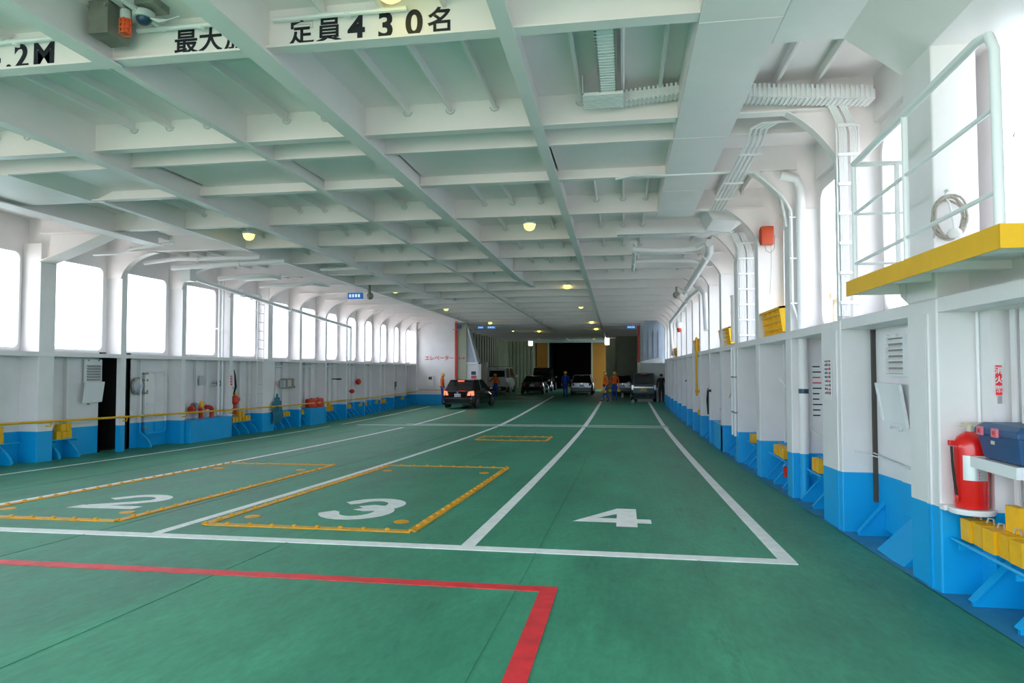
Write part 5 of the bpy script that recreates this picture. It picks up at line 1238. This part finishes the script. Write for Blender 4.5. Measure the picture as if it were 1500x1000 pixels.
# =================================================================== PEOPLE
def person(label, loc, rz, top, legs, pose, helmet=True, h=1.72, lean=0.0, helm_mat='helmet'):
    s = h/1.72
    J = {'pelvis': (0,0,.95), 'belly': (0,.01,1.08), 'chest': (0,.0,1.28), 'neckb': (0,-.01,1.44), 'neck': (0,.0,1.50), 'head': (0,.02,1.58), 'crown': (0,.015,1.68)}
    for sd, sx in (('l', -1), ('r', 1)):
        J['hip'+sd] = (sx*.095, 0, .90); J['knee'+sd] = (sx*.10, .03, .49); J['ank'+sd] = (sx*.10, -.02, .085); J['toe'+sd] = (sx*.115, .15, .045)
        J['sho'+sd] = (sx*.185, -.01, 1.40); J['elb'+sd] = (sx*.245, -.04, 1.13); J['wri'+sd] = (sx*.255, .05, .89); J['hand'+sd] = (sx*.255, .075, .80)
    J.update(pose)
    if lean:
        c, sn = math.cos(lean), math.sin(lean)
        for k in list(J):
            if J[k][2] > .96:
                x, y, z = J[k]; dz = z-.95; J[k] = (x, y*c+dz*sn, .95+dz*c-y*sn)
    E = [('pelvis','belly','top'),('belly','chest','top'),('chest','neckb','top'),('neckb','neck','skin'),('neck','head','skin'),('head','crown','skin')]
    for sd in 'lr':
        E += [('pelvis','hip'+sd,'legs'),('hip'+sd,'knee'+sd,'legs'),('knee'+sd,'ank'+sd,'legs'),('ank'+sd,'toe'+sd,'boot'),
              ('neckb','sho'+sd,'top'),('sho'+sd,'elb'+sd,'top'),('elb'+sd,'wri'+sd,'top'),('wri'+sd,'hand'+sd,'glove')]
    rad = {'pelvis': (.155,.115), 'belly': (.15,.11), 'chest': (.165,.12), 'neckb': (.095,.085), 'neck': (.055,.055), 'head': (.078,.092), 'crown': (.07,.08)}
    for sd in 'lr': rad.update({'hip'+sd: (.095,.095), 'knee'+sd: (.066,.068), 'ank'+sd: (.046,.05), 'toe'+sd: (.042,.034), 'sho'+sd: (.070,.072), 'elb'+sd: (.049,.050), 'wri'+sd: (.036,.036), 'hand'+sd: (.038,.026)})
    names = list(J); idx = {n: i for i, n in enumerate(names)}
    me = bpy.data.meshes.new('skeleton'); me.from_pydata([J[n] for n in names], [(idx[a], idx[b]) for a, b, _ in E], [])
    o = bpy.data.objects.new('tmp_body', me); col.objects.link(o)
    o.modifiers.new('skin', 'SKIN'); sub = o.modifiers.new('sub', 'SUBSURF'); sub.levels = 2; sub.render_levels = 2
    for n in names:
        sv = me.skin_vertices[0].data[idx[n]]; sv.radius = rad[n]; sv.use_root = (n == 'pelvis')
    bpy.context.view_layer.update()
    ev = o.evaluated_get(bpy.context.evaluated_depsgraph_get()); bmesh_ = bpy.data.meshes.new_from_object(ev); bpy.data.objects.remove(o)
    V = [v.co.copy() for v in bmesh_.vertices]; F = [tuple(p.vertices) for p in bmesh_.polygons]; bpy.data.meshes.remove(bmesh_)
    segs = [(Vector(J[a]), Vector(J[b]), k) for a, b, k in E]
    mats = {'top': 0, 'legs': 1, 'skin': 2, 'boot': 3, 'glove': 4}
    mi = []
    for f in F:
        c = sum((V[i] for i in f), Vector())/len(f); best = None
        for a, b, k in segs:
            d = b-a; tt = max(0, min(1, (c-a).dot(d)/d.length_squared)); dist = (c-(a+d*tt)).length
            if best is None or dist < best[0]: best = (dist, k, tt)
        k = best[1]
        if k == 'top' and c.z < .97 and abs(c.x) < .19: k = 'legs'
        mi.append(mats[k])
    mb = MB(); mb.v = [tuple(v) for v in V]; mb.f = F; mb.m = mi
    # fingers, nose, ears joined to the same body mesh
    for sd, sx in (('l', -1), ('r', 1)):
        w, hd = Vector(J['wri'+sd]), Vector(J['hand'+sd]); d = (hd-w).normalized(); side = Vector((0,1,0)); side = (side-d*side.dot(d)).normalized(); pal = d.cross(side)*sx
        for i, ln in enumerate((.065,.075,.07,.055)):
            b0 = hd+side*(.027-.018*i)+d*.012; p1 = b0+d*ln*.5; p2 = p1+d*ln*.35-pal*.02*1; p3 = p2+d*ln*.05-pal*.03
            mb.tube([b0, p1, p2, p3], [.0095,.009,.0085,.006], 6, 4)
        b0 = w+d*.03+side*.03; mb.tube([b0, b0+side*.022+d*.025, b0+side*.028+d*.06-pal*.01], [.011,.010,.007], 6, 4)
    hd = Vector(J['head']); fy = Vector((0,1,0))
    mb.tube([hd+Vector((0,.085,.03)), hd+Vector((0,.112,-.01)), hd+Vector((0,.095,-.022))], [.008,.015,.008], 6, 2)
    for sx in (-1, 1): mb.tube([hd+Vector((sx*.077,.0,-.02)), hd+Vector((sx*.088,-.005,.01)), hd+Vector((sx*.080,-.003,.035))], [.008,.013,.008], 6, 2)
    t = thing('person', label, 'person', loc, rz); t.scale = (s, s, s)
    body = mb.build('body', [top, legs, 'skin', 'rubber', 'glove'], t, True)
    for sx in (-1, 1): MB().lathe([(.0,-.008),(.010,-.004),(.010,.004),(0,.008)], hd+Vector((sx*.032,.090,.018)), 8, axis='y').build('eye', 'black', t, True)
    MB().tube([hd+Vector((-.022,.093,-.045)), hd+Vector((0,.097,-.047)), hd+Vector((.022,.093,-.045))], .005, 5).build('mouth', 'red_paint', t, True)
    if helmet:
        cr = Vector(J['head'])
        prof = [(.112,.035),(.112,.05),(.108,.09),(.09,.135),(.055,.16),(.0,.168)]
        hm = MB().lathe(prof, cr+Vector((0,.005,.0)), 18)
        hm.loft([[(cr.x+(.112+e)*math.cos(a), cr.y+.005+(.112+e*(1.9 if math.sin(a) > .3 else .6))*math.sin(a), cr.z+z) for a in [2*math.pi*i/18 for i in range(18)]] for e, z in ((0,.045),(.018,.035),(.018,.03),(-.004,.03))], cap=False)
        hm.build('helmet', helm_mat, t, True)
        MB().tube([cr+Vector((-.085,.02,.03)), cr+Vector((-.06,.05,-.07)), cr+Vector((0,.06,-.095)), cr+Vector((.06,.05,-.07)), cr+Vector((.085,.02,.03))], .006, 5).build('chin_strap', 'black_cloth', t)
    else:
        cr = Vector(J['head']); MB().lathe([(.082,.0),(.096,.03),(.098,.07),(.085,.11),(.05,.135),(0,.145)], cr+Vector((0,-.008,.0)), 16).build('hair', 'black', t, True)
    pz = Vector(J['pelvis'])
    MB().lathe([(.152,-.02),(.155,0),(.152,.02)], (pz.x, pz.y, pz.z+.055), 18).build('belt', 'black_cloth', t, True) if top != legs else MB().lathe([(.150,-.01),(.152,0),(.150,.01)], (pz.x, pz.y, pz.z+.055), 18).build('belt', legs, t, True)
    return t, J
def held_chock(p, J, hand, label, rz=0.0):
    t, s = p, p.scale[0]
    v = Matrix.Rotation(t.rotation_euler[2], 3, 'Z') @ (Vector(J[hand])*s)
    q = chock((t.location.x+v.x, t.location.y+v.y, t.location.z+v.z-.255), t.rotation_euler[2]+rz, label, 'yellow chocks carried by the workers', 1)
    q.children[1].scale = (1.0, 1.0, 1.0)
    return q
R_ = math.radians
# worker left of the hatchback, side-on, facing right
p, J = person('worker in orange shirt and yellow helmet standing left of the black hatchback', (-10.0, 37.0, 0), R_(-70), 'orange_cloth', 'blue_cloth', {'wril': (-.22,.12,.92), 'handl': (-.2,.17,.86)}, h=1.74)
# worker pointing before the white van, chock in hand, leaning
p, J = person('worker in orange pointing in front of the white van', (-8.95, 47.5, 0), R_(165), 'orange_cloth', 'blue_cloth', {'elbr': (.36,.12,1.22), 'wrir': (.50,.30,1.18), 'handr': (.54,.38,1.18), 'elbl': (-.28,-.02,1.10), 'wril': (-.33,.06,.88), 'handl': (-.33,.08,.79)}, h=1.62, lean=.12)
held_chock(p, J, 'handl', 'yellow chock held by the worker before the white van')
# worker in blue coveralls walking towards the camera
p, J = person('worker in blue coveralls and yellow helmet walking between the cars', (-4.06, 48.0, 0), R_(176), 'blue_cloth', 'blue_cloth', {'kneel': (-.10,.10,.50), 'ankl': (-.10,.06,.10), 'toel': (-.11,.22,.06), 'ankr': (.10,-.10,.09), 'toer': (.11,.07,.04)}, h=1.78)
held_chock(p, J, 'handl', 'yellow chock held by the worker in blue coveralls')
# left one of the orange pair: striding, turned away to the left
p, J = person('left worker of the orange pair, striding and seen from the side', (-1.10, 41.3, 0), R_(115), 'orange_cloth', 'blue_cloth', {'kneel': (-.09,.16,.52), 'ankl': (-.10,.20,.12), 'toel': (-.11,.36,.10), 'kneer': (.09,-.08,.50), 'ankr': (.10,-.26,.13), 'toer': (.11,-.12,.045), 'wril': (-.27,.12,.90), 'handl': (-.27,.16,.81)}, h=1.78)
held_chock(p, J, 'handl', 'yellow chock in the forward hand of the left orange worker'); held_chock(p, J, 'handr', 'yellow chock in the near hand of the left orange worker', .6)
# right one of the pair facing the camera
p, J = person('right worker of the orange pair, facing the camera in a yellow helmet', (-.58, 43.0, 0), R_(172), 'orange_cloth', 'blue_cloth', {'kneer': (.10,.08,.50), 'ankr': (.11,.05,.09)}, h=1.80)
held_chock(p, J, 'handl', 'yellow chock in the left hand of the right orange worker'); held_chock(p, J, 'handr', 'yellow chock in the right hand of the right orange worker')
# passenger in black beside the small car
p, J = person('person in black standing between the navy car and the right wall', (2.17, 41.3, 0), R_(10), 'black_cloth', 'black_cloth', {}, helmet=False, h=1.70)
# loose chocks and wheel stops on the far deck
for x, y, lb in ((-8.92,52.0,'lone yellow chock behind the white van'),(-7.98,51.9,'lone yellow chock behind the black sedan')):
    chock((x,y,0), 0, lb, 'lone chocks behind the parked vehicles', 1)
for x, y, lb in ((-2.60,51.6,'small white float lying behind the silver hatchback'),(.50,41.1,'small white float lying behind the navy car'),(-.10,47.2,'white canister standing behind the orange workers')):
    t = thing('white_float', lb, 'float', (x,y,0)); tall = 'canister' in lb
    MB().lathe([(.06,0),(.09,.03),(.09,.11 if not tall else .26),(.05,.15 if not tall else .31),(.0,.16 if not tall else .32)], n=12).build('shell', 'glove', t, True); MB().lathe([(.02,.155 if not tall else .315),(.02,.19 if not tall else .36)], n=8).build('knob', 'glove', t)
